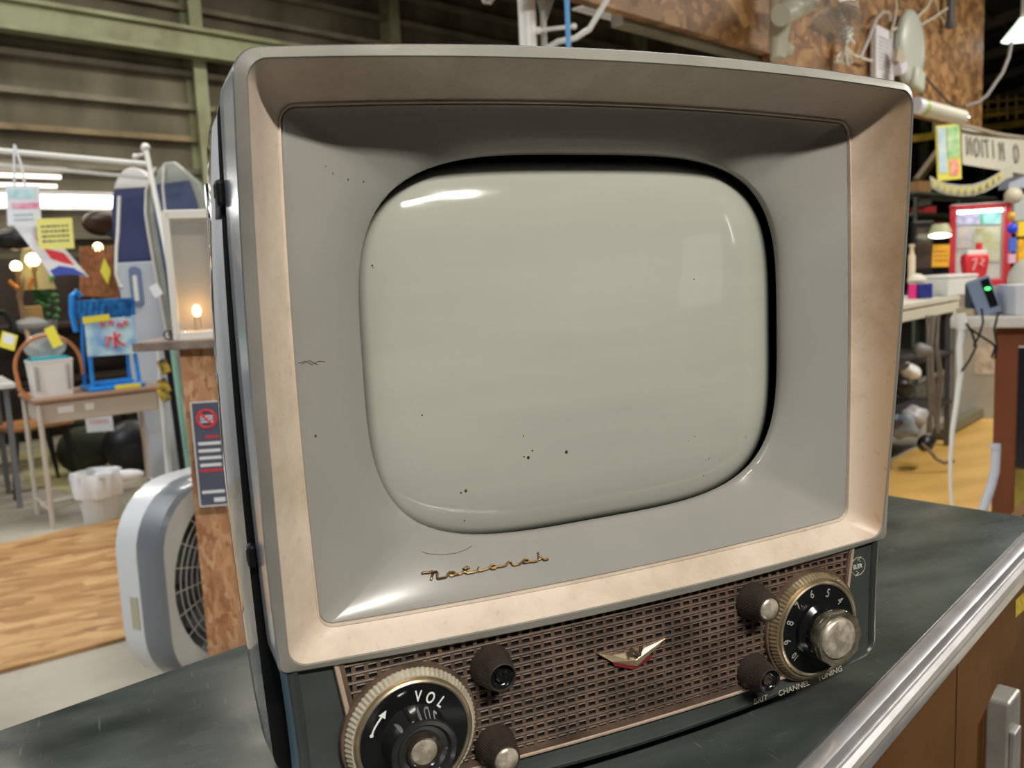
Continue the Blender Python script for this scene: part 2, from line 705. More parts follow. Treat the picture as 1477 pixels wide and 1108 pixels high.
b = MB()
secs = [(0.0587, 0.2515, -0.1, 0.3622, 0.0055, 0.026), (0.070, 0.2525, -0.1, 0.3622, 0.0085, 0.028), (0.085, 0.2532, -0.1, 0.362, 0.0115, 0.032), (0.12, 0.2515, -0.1, 0.360, 0.0115, 0.036),
        (0.2, 0.240, -0.1, 0.352, 0.010, 0.04), (0.30, 0.220, -0.1, 0.335, 0.006, 0.04), (0.335, 0.205, -0.095, 0.32, 0.004, 0.04)]
b.loft([[Vector((x, y, z)) for x, z in cabsec(hw, z0, z1, bo, r)] for y, hw, z0, z1, bo, r in secs], cap1=True)
cab = tvb(b, 'cabinet', m_cab, smooth=True, sharp=30, label='glossy dark cabinet shell')
b = MB()
b.lathe([(0.0, 0.0), (0.075, 0.0), (0.075, 0.05), (0.03, 0.075), (0.03, 0.10), (0, 0.10)], (0, 0.334, 0.17), 'Y', 32)
tvb(b, 'tube_cap', m_black, smooth=True, sharp=40)
# side latches: small dark buttons between the bezel and the cabinet
m_chrome = mat('chrome', (0.75, 0.75, 0.76), 0.12, metal=1.0)
for zz in (0.292, 0.065):
    b = MB()
    b.box((-0.2560, 0.0535, zz), (0.006, 0.009, 0.016))
    tvb(b, 'latch', m_black, bevel=0.0025)
    b = MB()
    b.box((-0.2592, 0.0535, zz + 0.001), (0.001, 0.004, 0.008))
    tvb(b, 'latch_pin', plain('dull_steel', (0.25, 0.22, 0.2), 0.4, metal=0.8), bevel=0.001)
b = MB()
b.box((-0.2612, 0.076, 0.289), (0.0015, 0.010, 0.022))
tvb(b, 'reflection_plate', m_chrome, bevel=0.003, smooth=True)  # small chrome plate standing in for a reflection on the glossy side
# feet
for sx_ in (-1, 1):
    for yy in (0.075, 0.29):
        b = MB()
        b.lathe([(0.0, 0.0), (0.013, 0.0), (0.015, 0.004), (0.015, 0.036), (0, 0.036)], (sx_ * 0.19, yy, ZC), 'Z', 20)
        tvb(b, 'foot', m_black, smooth=True, sharp=40)

# lower housing with the control panel
YP0 = 0.016


def low(dh=0.0, r=0.014):
    return loop(0.2424 + dh, -0.1005 - dh, 0.0005, 0.0, 0.0195, 0.0, 0.0, 0.003, rb=max(0.002, r + dh))


def lowx(lp, dh=0.0):
    out = []
    for x, z in lp:
        k = 1 + 0.016 * max(0, (z + 0.085) / 0.09) ** 1.8 * 1.0
        out.append((x * k, z))
    return out


b = MB()
f = lambda y: (lambda x, z: y)
b.loft([L3(lowx(low(-0.0085, 0.012)), f(YP0 + 0.0035)), L3(lowx(low(-0.0070, 0.012)), f(YP0 + 0.0030)), L3(lowx(low(-0.0062, 0.013)), f(YP0 - 0.0002)), L3(lowx(low(-0.0048, 0.013)), f(YP0 - 0.0018)),
        L3(lowx(low(-0.0034, 0.013)), f(YP0 - 0.0004)), L3(lowx(low(-0.0012)), f(YP0 + 0.0006)), L3(lowx(low(0)), f(YP0 + 0.0025)),
        L3(lowx(low(0)), f(YP0 + 0.004))], cap0=True)
face = tvb(b, 'control_panel', m_teal, smooth=True, sharp=30, label='dark grey-green control panel')
b = MB()
b.loft([L3(lowx(low(0)), f(YP0 + 0.004)), L3(lowx(low(0.001)), f(YP0 + 0.03)), L3(lowx(low(-0.004)), f(0.075)), L3(lowx(low(-0.004)), f(0.10))], cap1=True)
tvb(b, 'lower_housing', m_tealside, smooth=True, sharp=30, label='blue-green side of the lower housing')

# grille: trapezoid area
GY = YP0 + 0.0035          # panel floor


def gx(z):                  # half width of the grille at height z
    return 0.2155 - (0.0 - z - 0.0) * 0.155


def gzb(x):                 # bottom of the grille at x
    return -0.1005 + 0.0055 * (x / 0.2) ** 2


m_brown = mat('brown_bakelite_grille', (0.105, 0.070, 0.050), 0.4, noise=0.35, nscale=40)
m_brown2 = mat('brown_bakelite_knob', (0.040, 0.029, 0.023), 0.42, noise=0.2, nscale=60)
m_trim = mat('faded_gold_trim', (0.62, 0.47, 0.36), 0.35, metal=0.35, noise=0.15, nscale=60)
m_gold = mat('aged_gold', (0.56, 0.47, 0.33), 0.30, metal=0.8, noise=0.2, nscale=60)
m_dark = mat('gloss_black_bakelite', (0.008, 0.009, 0.009), 0.12)

# gold trim frame following the outline
b = MB()
path = []
TT = 0.004
for k in range(13):
    z = -0.001 + (-0.088 + 0.001) * k / 12
    path.append((-gx(z), z))
for k in range(41):
    x = -0.1955 + 0.391 * k / 40
    path.append((x, gzb(x)))
for k in range(13):
    z = -0.088 + (-0.001 + 0.088) * k / 12
    path.append((gx(z), z))
outl = []
for i, (x, z) in enumerate(path):
    a = Vector(path[max(i - 1, 0)])
    c = Vector(path[min(i + 1, len(path) - 1)])
    t = (c - a).normalized()
    nn = Vector((t.y, -t.x))
    outl.append((Vector((x, z)), nn))
secl = [(0.0022, 0.0), (0.0022, -0.0028), (0.0016, -0.0038), (0.0002, -0.0040), (-0.0004, -0.0032), (-0.0018, -0.0032), (-0.0022, -0.0024), (-0.0022, 0.0)]
b.loft([[Vector((p.x + nn.x * o_, GY + y_, p.y + nn.y * o_)) for p, nn in outl] for o_, y_ in secl], closed=False)
tvb(b, 'grille_trim', m_trim, smooth=True, sharp=35, label='pale gold trim around the grille')

b = MB()
GP = GY - 0.0004           # backing of the grille (dark)
PX_, PZ_ = 0.00835, 0.00655
zt = 0.004
rows = int((zt + 0.100) / PZ_) + 1
x_w, z_h = 0.0056, 0.0050
# horizontal bars
for k in range(rows + 1):
    z = -0.0985 + k * PZ_
    if z > -0.003:
        continue
    segs = 48
    prev = None
    for s in range(segs):
        x0 = -1 + 2 * s / segs
        x1 = -1 + 2 * (s + 1) / segs
        w_ = gx(z) - 0.0035
        zz0 = z + 0.0055 * (x0 * w_ / 0.2) ** 2 * (1 - k / rows)
        zz1 = z + 0.0055 * (x1 * w_ / 0.2) ** 2 * (1 - k / rows)
        h = (PZ_ - z_h) / 2
        ya, yb = GP - 0.0022, GP - 0.0006
        P = [Vector((x0 * w_, ya, zz0 - h)), Vector((x1 * w_, ya, zz1 - h)), Vector((x1 * w_, ya - 0.0004, zz1)), Vector((x0 * w_, ya - 0.0004, zz0)),
             Vector((x1 * w_, ya, zz1 + h)), Vector((x0 * w_, ya, zz0 + h)), Vector((x1 * w_, yb, zz1 + h * 1.25)), Vector((x0 * w_, yb, zz0 + h * 1.25)),
             Vector((x1 * w_, yb, zz1 - h)), Vector((x0 * w_, yb, zz0 - h))]
        b.quad(P[0], P[1], P[2], P[3])
        b.quad(P[3], P[2], P[4], P[5])
        b.quad(P[5], P[4], P[6], P[7])
        b.quad(P[0], P[9], P[8], P[1])
# upright bars, a little behind the horizontal ones
nx = int(0.43 / PX_)
for k in range(nx + 1):
    x = -nx * PX_ / 2 + k * PX_
    zb = gzb(x) + 0.002
    ztop = -0.001
    lim = 0.2155 - 0.0035
    if abs(x) > gx(zb) - 0.004:
        zb = max(zb, (abs(x) + 0.0035 - 0.2155) / 0.155)
    if zb >= ztop - 0.004:
        continue
    hw_ = (PX_ - x_w) / 2
    b.box((x, GP - 0.0010, (zb + ztop) / 2), (2 * hw_, 0.0016, ztop - zb))
# tilted tabs inside the openings
zc_ = -0.0985 + PZ_ / 2
rr_ = 0
while zc_ < -0.004:
    for k in range(nx):
        x = -nx * PX_ / 2 + (k + 0.5) * PX_
        dz = 0.0055 * (x / 0.2) ** 2 * (1 - (rr_ + 0.5) / rows)
        if abs(x) + x_w / 2 > gx(zc_) - 0.004:
            continue
        z0_, z1_ = zc_ + dz + z_h * 0.20, zc_ + dz + z_h * 0.5
        b.quad((x - x_w / 2, GP - 0.0021, z0_), (x + x_w / 2, GP - 0.0021, z0_), (x + x_w / 2, GP - 0.0008, z1_), (x - x_w / 2, GP - 0.0008, z1_))
    zc_ += PZ_
    rr_ += 1
# margin strips
w0 = 0.0032
b.loft([[Vector((p.x - nn.x * o_, y_, p.y - nn.y * o_)) for p, nn in outl] for o_, y_ in ((0.0012, GP - 0.0005), (0.0014, GP - 0.0036), (0.0042, GP - 0.0036), (0.0046, GP - 0.0006))], closed=False)
tvb(b, 'speaker_grille', m_brown, smooth=False, label='brown woven-pattern speaker grille')
b = MB()
pl = [Vector((p.x - nn.x * 0.001, GP, p.y - nn.y * 0.001)) for p, nn in outl]
pl.append(Vector((0.2155, GP, 0.0)))
pl.append(Vector((-0.2155, GP, 0.0)))
b.b.faces.new([b.b.verts.new(p) for p in pl])
tvb(b, 'grille_cloth', plain('grille_black_cloth', (0.004, 0.003, 0.003), 0.9))

# knobs
m_clear = mat('smoked_clear_plastic', (0.022, 0.022, 0.022), 0.07, coat=1.0, spec=0.9)
m_lens = mat('silver_foil_insert', (0.78, 0.70, 0.57), 0.34, metal=0.5, col2=(0.42, 0.36, 0.27), nscale=120, lo=0.4, hi=0.62)
m_white = mat('white_lettering', (0.85, 0.85, 0.82), 0.5)
m_faded = mat('faded_grey_lettering', (0.36, 0.35, 0.32), 0.5)
DZ = -0.0600
FY = 0.0075


def dial(cx, name, parts_label, ringm, tooth=80):
    t = bpy.data.objects.new(name, None)
    C.objects.link(t)
    t.parent = tv
    t.location = Vector((cx, 0, DZ)) - TLOC
    t['label'] = parts_label
    b = MB()
    b.lathe([(0.047, GP), (0.047, 0.0155), (0.0465, 0.0145), (0.043, 0.0142), (0.040, 0.0142)], (0, 0, 0), 'Y', 96)
    b.build('base_ring', m_brown, t, smooth=True, sharp=30)
    b = MB()

    def wob(a, r, h):
        return 0.0004 * (1 if (int(a / (2 * pi) * tooth * 2 + 0.5) % 2 == 0) else -1) if (r > 0.0412) else 0
    b.lathe([(0.0405, 0.0150), (0.0444, 0.0150), (0.0444, 0.0130), (0.0414, 0.0084), (0.0405, 0.0084)], (0, 0, 0), 'Y', tooth * 2, wob)
    b.build('knurled_ring', ringm, t, smooth=False)
    b = MB()
    b.lathe([(0.0405, 0.0145), (0.0405, 0.0085), (0.0398, 0.0095), (0.0394, 0.0095), (0.0390, 0.0065), (0.0378, 0.0058), (0.0366, 0.0066), (0.0364, FY + 0.0006), (0.0360, FY + 0.0006)], (0, 0, 0), 'Y', 96)
    b.build('inner_ring', m_gold, t, smooth=True, sharp=25)
    b = MB()
    b.lathe([(0.0364, FY + 0.001), (0.0363, FY), (0.021, FY), (0.0, FY)], (0, 0, 0), 'Y', 96)
    b.build('dial_face', m_dark, t, smooth=True, sharp=30, label='black dial face')
    return t


vd = dial(-0.170, 'volume_dial', 'volume dial with white VOL lettering', mat('cream_gold_ring', (0.66, 0.60, 0.46), 0.35, metal=0.45, noise=0.15, nscale=80))
td = dial(0.170, 'channel_dial', 'channel dial with pale numbers', mat('brown_gold_ring', (0.34, 0.26, 0.15), 0.35, metal=0.6, noise=0.25, nscale=80))


def onface(s, size, rpx, material, parent, cx, y=FY - 0.0002, radial=True, sx=0.8, rotz=None, name='numeral', bold=0.0):
    p = YP(rpx[0], rpx[1], FY) - Vector((cx, 0, DZ))
    a = atan2(p.z, p.x) - pi / 2
    if rotz is not None:
        a = rotz
    # text local x -> world x, y -> world z, out -> -y
    R = Matrix(((1, 0, 0), (0, 0, -1), (0, 1, 0))).to_4x4()
    M = Matrix.Translation((p.x, y, p.z)) @ Matrix.Rotation(-a, 4, 'Y') @ R
    return text_mesh(s, size, name, material, parent, M, 0.00012, font_scale_x=sx, bold=bold)


for s, q in (('4', (1211, 867)), ('5', (1194, 856)), ('6', (1171, 858)), ('7', (1151, 874)), ('8', (1140, 899)), ('9', (1136, 926)), ('10', (1147, 947))):
    onface(s, 0.0098 if s != '10' else 0.008, q, m_faded, td, 0.170)
for s, q in (('V', (603, 1005)), ('O', (620.5, 1007)), ('L', (636, 1013))):
    onface(s, 0.0105, q, m_white, vd, -0.170, sx=0.72, name='letter', bold=0.00015)
# turning arrow
b = MB()
pts = [YP(x, y, FY) - Vector((-0.170, 0, DZ)) for x, y in ((536, 1062), (539, 1053), (544, 1044), (550, 1035))]
for i in range(3):
    a, c = pts[i], pts[i + 1]
    b.cyl((a.x, FY - 0.0001, a.z), (c.x, FY - 0.0001, c.z), 0.00065, seg=8)
b.ball((pts[0].x, FY - 0.0001, pts[0].z), 0.0013, (1, 0.3, 1), seg=10)
tip = YP(557, 1025, FY) - Vector((-0.170, 0, DZ))
q0 = YP(546, 1033, FY) - Vector((-0.170, 0, DZ))
q1 = YP(555.5, 1037, FY) - Vector((-0.170, 0, DZ))
b.sheet([(tip.x, FY - 0.0003, tip.z), (q0.x, FY - 0.0003, q0.z), (q1.x, FY - 0.0003, q1.z)], 0.0003, (0, 1, 0))
b.build('arrow_mark', m_white, vd)

# hubs
b = MB()


def flute(a, r, h):
    return 0


b.lathe([(0.0225, FY), (0.0215, 0.002), (0.0212, -0.008), (0.0218, -0.0125), (0.0208, -0.0135), (0.0180, -0.0130), (0.0160, -0.0105), (0.0100, -0.0098)], (0, 0, 0), 'Y', 96, flute)
b.box((-0.006, -0.002, 0.0205), (0.0022, 0.018, 0.004))
b.build('hub', m_clear, vd, smooth=True, sharp=40, label='smoked clear hub')
b = MB()
b.lathe([(0.0155, -0.009), (0.0120, -0.0105), (0.0112, -0.0132), (0.0098, -0.0140), (0.0086, -0.0125), (0.008, -0.0115)], (0, 0, 0), 'Y', 48)
b.build('hub_ring', mat('brown_smoked_ring', (0.03, 0.024, 0.018), 0.15, coat=1.0), vd, smooth=True, sharp=40)
b = MB()
b.lathe([(0.0088, -0.0118), (0.0076, -0.0124), (0.005, -0.0128), (0, -0.0129)], (0, 0, 0), 'Y', 40)
b.build('hub_insert', m_lens, vd, smooth=True, sharp=60, label='silver insert')

b = MB()
b.lathe([(0.0235, FY), (0.0232, 0.004), (0.0195, 0.001), (0.0188, -0.004)], (0, 0, 0), 'Y', 72)
b.build('hub', m_dark, td, smooth=True, sharp=40)


def scal(a, r, h):
    return 0.0007 * cos(a * 10) if r > 0.019 else 0


b = MB()
b.lathe([(0.0190, -0.003), (0.0205, -0.006), (0.0222, -0.0145), (0.0215, -0.0158), (0.0185, -0.0150), (0.0155, -0.0135), (0.0150, -0.0125)], (0, 0, 0), 'Y', 90, scal)
b.build('hub_crown', mat('clear_amber_plastic', (0.10, 0.088, 0.062), 0.08, coat=1.0, noise=0.5, nscale=90), td, smooth=True, sharp=50, label='clear scalloped crown')
b = MB()
b.lathe([(0.0166, -0.0128), (0.0164, -0.0154), (0.0140, -0.0166), (0.0080, -0.0172), (0.0, -0.0174)], (0, 0, 0), 'Y', 48)
b.build('hub_insert', m_lens, td, smooth=True, sharp=60, label='silver foil insert')


def small_knob(px_, z, kind, lab):
    t = bpy.data.objects.new('small_knob', None)
    C.objects.link(t)
    t.parent = tv
    t.location = Vector((px_, 0, z)) - TLOC
    t['label'] = lab
    b = MB()

    def kn(a, r, h):
        return 0.00022 * (1 if int(a / (2 * pi) * 96 + 0.5) % 2 else -1) if r > 0.009 and -0.0035 < h < 0.0085 else 0
    b.lathe([(0.0150, GP), (0.0150, 0.0155), (0.0135, 0.0125), (0.0132, 0.0095), (0.0128, 0.0080), (0.0122, 0.0060), (0.0100, -0.0030), (0.0097, -0.0042), (0.0090, -0.0045), (0.0086, -0.0040), (0.0084, -0.0025)], (0, 0, 0), 'Y', 192, kn)
    b.build('knob_body', m_brown2, t, smooth=True, sharp=35)
    b = MB()
    if kind == 'silver':
        b.lathe([(0.0086, -0.0035), (0.0080, -0.0048), (0.0045, -0.0056), (0, -0.0058)], (0, 0, 0), 'Y', 40)
        b.build('knob_cap', m_lens, t, smooth=True, sharp=60)
    else:
        b.lathe([(0.0086, -0.0032), (0.0080, -0.0015), (0.0050, 0.0005), (0.0030, 0.0005)], (0, 0, 0), 'Y', 40)
        b.build('knob_cap', m_dark, t, smooth=True, sharp=60)
        b = MB()
        b.lathe([(0.0042, 0.0004), (0.0040, -0.0018), (0.0024, -0.0022), (0.0018, -0.0010), (0, -0.0008)], (0, 0, 0), 'Y', 24)
        b.build('knob_pin', m_dark if kind == 'black' else m_brown2, t, smooth=True, sharp=40)


small_knob(-0.111, -0.0285, 'black', 'upper small knob beside the volume dial, black socket end')
small_knob(-0.111, -0.0865, 'silver', 'lower small knob beside the volume dial, silver cap')
small_knob(0.111, -0.0275, 'silver', 'upper small knob beside the channel dial, silver cap')
small_knob(0.111, -0.0855, 'brown', 'lower small knob beside the channel dial, hollow brown end')

# winged emblem on the grille
em = bpy.data.objects.new('emblem', None)
C.objects.link(em)
em.parent = tv
em.location = -TLOC
em['label'] = 'winged gold badge with a raised letter'
EY = GP - 0.0042


def E2(px, py, y=EY):
    p = YP(px, py, EY)
    return Vector((p.x, y, p.z))


b = MB()
ol = [E2(862, 943), E2(884, 945.5), E2(903, 942), E2(930, 935), E2(960, 921), E2(945, 937), E2(919, 961), E2(883, 955)]
mid = E2(914, 951, EY - 0.0028)
b.loft([[p + Vector((0, 0.004, 0)) for p in ol], ol])
vs = [b.b.verts.new(p) for p in ol]
mv = b.b.verts.new(mid)
for i in range(len(ol)):
    b.b.faces.new((vs[i], vs[(i + 1) % len(ol)], mv))
b.build('wings', mat('worn_gold_badge', (0.85, 0.66, 0.44), 0.3, metal=0.75, noise=0.2, nscale=90), em)
b = MB()
b.sheet([E2(883, 955), E2(919, 961), E2(940, 945), E2(940, 950), E2(914, 966), E2(887, 961)], 0.0015, (0, 1, 0))
b.build('red_enamel', plain('red_enamel', (0.18, 0.02, 0.025), 0.2), em, label='dark red enamel edge')
b = MB()
np_ = [E2(905, 944, EY - 0.004), E2(905, 932, EY - 0.004), E2(917, 942, EY - 0.004), E2(919, 930, EY - 0.004)]
for a, c in zip(np_[:-1], np_[1:]):
    b.tube([a + Vector((0, -0.0012, 0)), c + Vector((0, -0.0012, 0))], 0.0013, 6)
b.build('letter', plain('bronze_letter', (0.16, 0.12, 0.08), 0.35, metal=0.6), em)

# maker's script on the mask
S = 280 / 1477.0
strokes = [
    [(150, 355), (175, 347), (205, 347), (236, 338), (228, 372), (222, 404)],
    [(226, 385), (238, 352), (256, 342), (268, 350), (268, 375), (272, 394), (300, 390), (340, 379), (352, 352), (378, 343), (402, 350), (392, 370), (362, 373), (400, 366), (440, 358), (472, 344), (498, 352), (540, 345), (575, 335), (584, 308), (584, 334), (630, 326), (662, 312),
     (690, 289), (716, 298), (704, 318), (672, 316), (720, 306), (770, 299), (792, 290), (808, 270), (832, 270), (846, 291), (890, 283), (916, 266), (940, 246), (966, 254), (950, 272), (922, 272), (975, 266), (1030, 258), (1042, 225), (1034, 194)],
    [(1040, 215), (1046, 248), (1068, 236), (1080, 250), (1112, 245)],
    [(492, 300), (488, 328), (486, 350)],
    [(462, 322), (486, 316), (514, 312)],
]
b = MB()
for st in strokes:
    P3 = []
    for x, y in st:
        h, nn = cast(580 + x * S, 760 + y * S, MASKT)
        P3.append(h + (CAM - h).normalized() * 0.0012)
    # smooth
    Q = []
    for i in range(len(P3) - 1):
        p0 = P3[max(i - 1, 0)]
        p1, p2 = P3[i], P3[i + 1]
        p3 = P3[min(i + 2, len(P3) - 1)]
        for k in range(4):
            t = k / 4
            Q.append(0.5 * ((2 * p1) + (p2 - p0) * t + (2 * p0 - 5 * p1 + 4 * p2 - p3) * t * t + (3 * p1 - p0 - 3 * p2 + p3) * t ** 3))
    Q.append(P3[-1])
    b.tube(Q, 0.00085, 6)
tvb(b, 'maker_script', mat('tarnished_gold_script', (0.42, 0.27, 0.11), 0.32, metal=0.8, col2=(0.09, 0.055, 0.025), nscale=130), smooth=True, sharp=60, label='tarnished gold handwriting-style lettering')

# lettering stamped along the bottom roll and the round mark
def panel_text(s, size, qa, qb, y, material, name, sx=1.0, bold=0.0):
    a = YP(qa[0], qa[1], y)
    c = YP(qb[0], qb[1], y)
    ang = atan2(c.z - a.z, c.x - a.x)
    mid = (a + c) / 2
    R = Matrix(((1, 0, 0), (0, 0, -1), (0, 1, 0))).to_4x4()
    M = Matrix.Translation((mid.x, y, mid.z) - TLOC.copy() if False else Vector((mid.x, y, mid.z))) @ Matrix.Rotation(-ang, 4, 'Y') @ R
    o = text_mesh(s, size, name, material, tv, M, 0.0002, font_scale_x=sx, bold=bold)
    o.location = -TLOC
    return o


m_stamp = mat('worn_silver_print', (0.42, 0.40, 0.33), 0.5)
panel_text('BRIT', 0.0066, (1087, 1013), (1107, 1006), YP0 - 0.0022, m_stamp, 'control_lettering', 1.05)
panel_text('CHANNEL', 0.0066, (1126, 1000), (1164, 986), YP0 - 0.0022, m_stamp, 'control_lettering', 1.05)
panel_text('TUNING', 0.0066, (1179, 980), (1215, 964), YP0 - 0.0022, m_stamp, 'control_lettering', 1.05)
b = MB()
cm = YP(1237.5, 817, GY)
b.tube([(cm.x + 0.0078 * cos(a), GY - 0.0002, cm.z + 0.0078 * sin(a)) for a in [2 * pi * k / 40 for k in range(40)]], 0.0003, 6, closed=True)
for a_, s_ in ((1.2, 1), (1.2 + pi, 1)):
    b.tube([(cm.x + 0.0085 * cos(a_), GY - 0.0003, cm.z + 0.0085 * sin(a_)), (cm.x + 0.0055 * cos(a_ + 0.5), GY - 0.0003, cm.z + 0.0055 * sin(a_ + 0.5)), (cm.x + 0.0045 * cos(a_ - 0.2), GY - 0.0003, cm.z + 0.0045 * sin(a_ - 0.2))], 0.0004, 6)
tvb(b, 'round_mark', m_stamp)
panel_text('ELER', 0.0050, (1227, 820), (1247, 815), GY - 0.0006, mat('silver_print', (0.6, 0.6, 0.56), 0.4), 'mark_lettering', 0.95, 0.0001)

# wear: specks and scratches on tube and mask
m_speck = plain('dried_dirt', (0.035, 0.022, 0.016), 0.7)
b = MB()
for x, y, r in ((762, 660, .0012), (768, 650, .0007), (817, 652, .0013), (756, 659, .0006), (672, 708, .0011), (665, 711, .0007), (670, 751, .0006), (755, 629, .0005), (609, 599, .0006), (1038, 663, .0004), (1015, 686, .0006), (1022, 662, .0006), (1076, 631, .0005), (1002, 630, .0005), (1001, 403, .0006), (537, 383, .0007), (538, 386, .0004), (860, 215, .0004), (1025, 661, .0004), (1018, 664, .0004), (993, 636, .0004)):
    h, nn = cast(x, y, TUBET)
    if h:
        b.ball(h, r, (1, 0.5, 1), seg=8)
tvb(b, 'dirt_speck', m_speck, smooth=True, label='dark specks stuck to the glass')
m_scr = plain('dark_scratch', (0.10, 0.085, 0.07), 0.7)
for grp in ([[(609, 796), (618, 799), (640, 800), (658, 798), (672, 793), (680, 788)]], [[(430, 524), (440, 521), (450, 526), (460, 521), (469, 522)], [(434, 526), (446, 520), (458, 526)]]):
    b = MB()
    for pth in grp:
        b.tube([cast(x, y, MASKT)[0] for x, y in pth], 0.00028, 5)
    tvb(b, 'scratch', m_scr, smooth=True, label='fine dark scratch on the grey mask')
b = MB()
for x, y, r in ((455, 629, .0009), (1062, 196, .0006), (1151, 270, .0003), (524, 262, .0006), (480, 250, .0005), (470, 240, .0004), (502, 259, .0006)):
    h, nn = cast(x, y, MASKT)
    if h:
        b.ball(h, r, (1, 0.5, 1), seg=8)
tvb(b, 'mask_speck', m_speck, smooth=True, label='small dark specks on the mask')


# what the curved glass mirrors: a notice board and a lamp behind the photographer
def refl(px, py, dist):
    r = ray(px, py).normalized()
    h, nn, i, dd = TUBET.ray_cast(CAM, r)
    if nn.dot(r) > 0:
        nn = -nn
    o = r - 2 * r.dot(nn) * nn
    return h + o.normalized() * dist


c0, c1, c2, c3 = refl(980, 340, 2.6), refl(1038, 340, 2.6), refl(1042, 440, 2.6), refl(985, 442, 2.6)
cm0 = (c0 + c1 + c2 + c3) / 4
nb_w = min(1.0, max(0.4, ((c1 - c0).length + (c2 - c3).length) / 2))
nb_h = min(1.4, max(0.5, ((c3 - c0).length + (c2 - c1).length) / 2))
tov = Vector((0, 0.05, 0.2)) - cm0
nbd = thing('notice_board', 'white notice board facing the set from behind the photographer', 'notice board', cm0, atan2(tov.y, tov.x) - pi / 2 + pi)
b = MB()
b.box((0, 0, 0), (nb_w, 0.02, nb_h))
b.build('board_face', mat('white_notice', (0.85, 0.86, 0.86), 0.6), nbd)
for sx_ in (-1, 1):
    b = MB()
    b.box((sx_ * nb_w * 0.45, 0.03, (-1.06 - cm0.z) / 2 + nb_h * 0.1), (0.03, 0.03, 1.06 + cm0.z + nb_h * 0.2))
    b.build('leg', plain('grey_stand_leg', (0.3, 0.3, 0.3), 0.5), nbd)

e0, e1 = refl(1052, 312, 3.4), refl(1061, 352, 3.4)
tl2 = thing('fluorescent_light', 'twin tube light hanging behind the photographer, mirrored in the glass of the set', 'light', (e0 + e1) / 2)
for k in (-1, 1):
    b = MB()
    o_ = Vector((0.05 * k, 0.05 * k, 0))
    b.cyl(e0 - tl2.location + o_, e1 - tl2.location + o_, 0.018, seg=12)
    b.build('tube', mat('cool_lit_tube', (1, 1, 1), 0.5, emit=(0.82, 0.92, 1.0), estr=7), tl2, smooth=True)
b = MB()
up3 = Vector((0, 0, 0.05))
b.sheet([e0 - tl2.location + Vector((-0.08, -0.08, 0)) + up3, e0 - tl2.location + Vector((0.08, 0.08, 0)) + up3, e1 - tl2.location + Vector((0.08, 0.08, 0)) + up3, e1 - tl2.location + Vector((-0.08, -0.08, 0)) + up3], 0.02, (0, 0, 1))
b.build('housing', plain('white_light_housing', (0.7, 0.7, 0.7), 0.5), tl2)

# ================================================================ counter under the set
def counter_material():
    M = bpy.data.materials.new('worn_black_laminate')
    M.use_nodes = True
    nt = M.node_tree
    bs = nt.nodes['Principled BSDF']
    bs.inputs['Specular IOR Level'].default_value = 0.16
    tc = nt.nodes.new('ShaderNodeTexCoord')

    def noise(scale, st, det=5, rot=0.0):
        mp = nt.nodes.new('ShaderNodeMapping')
        mp.inputs['Scale'].default_value = st
        mp.inputs['Rotation'].default_value = (0, 0, rot)
        nt.links.new(tc.outputs['Object'], mp.inputs[0])
        n = nt.nodes.new('ShaderNodeTexNoise')
        n.inputs['Scale'].default_value = scale
        n.inputs['Detail'].default_value = det
        nt.links.new(mp.outputs[0], n.inputs['Vector'])
        return n.outputs['Fac']

    def ramp(src, p0, c0, p1, c1):
        r = nt.nodes.new('ShaderNodeValToRGB')
        r.color_ramp.elements[0].position = p0
        r.color_ramp.elements[0].color = (*c0, 1)
        r.color_ramp.elements[1].position = p1
        r.color_ramp.elements[1].color = (*c1, 1)
        nt.links.new(src, r.inputs[0])
        return r.outputs[0]
    cloud = ramp(noise(5, (1, 2.2, 1), 7, 0.5), 0.35, (0.022, 0.028, 0.025), 0.68, (0.082, 0.096, 0.086))
    scr = ramp(noise(30, (1, 14, 1), 3, 0.9), 0.66, (0, 0, 0), 0.74, (0.05, 0.055, 0.05))
    scr2 = ramp(noise(26, (12, 1, 1), 3, 0.3), 0.68, (0, 0, 0), 0.76, (0.05, 0.055, 0.05))
    last = cloud
    for x in (scr, scr2):
        mx = nt.nodes.new('ShaderNodeMix')
        mx.data_type = 'RGBA'
        mx.blend_type = 'ADD'
        mx.inputs[0].default_value = 1
        nt.links.new(last, mx.inputs[6])
        nt.links.new(x, mx.inputs[7])
        last = mx.outputs[2]
    nt.links.new(last, bs.inputs['Base Color'])
    mr = nt.nodes.new('ShaderNodeMapRange')
    mr.inputs[1].default_value = 0.35
    mr.inputs[2].default_value = 0.65
    mr.inputs[3].default_value = 0.13
    mr.inputs[4].default_value = 0.30
    nt.links.new(noise(9, (1, 2, 1), 6, 0.7), mr.inputs[0])
    nt.links.new(mr.outputs[0], bs.inputs['Roughness'])
    return M


m_counter = counter_material()
FA, FB = G(1200, 1055, ZC), G(1477, 770, ZC)
BA, BB = G(0, 1053, ZC), G(365, 925, ZC)
RA, RB = G(1285, 715, ZC), G(1477, 745, ZC)


def isec(a, b2, c, d):
    r, s = b2 - a, d - c
    t = ((c - a).x * s.y - (c - a).y * s.x) / (r.x * s.y - r.y * s.x)
    return a + r * t


fd = (FB - FA).normalized()
BR = isec(BA, BB, RA, RB)
FR = isec(FA, FB, RA, RB)
FL = FA - fd * 1.6
BL = BA - (BB - BA).normalized() * 0.9
ctr = thing('counter', 'black topped counter with chrome front edge, carrying the television', 'counter', ((FL + BR) / 2).xy.to_3d() + Vector((0, 0, -1.06)))
cl = -ctr.location
b = MB()
b.sheet([FL, FR, BR, BL], -0.018, (0, 0, 1))
b.build('counter_top', m_counter, ctr, loc=cl, bevel=0.0015, label='scuffed black counter top')
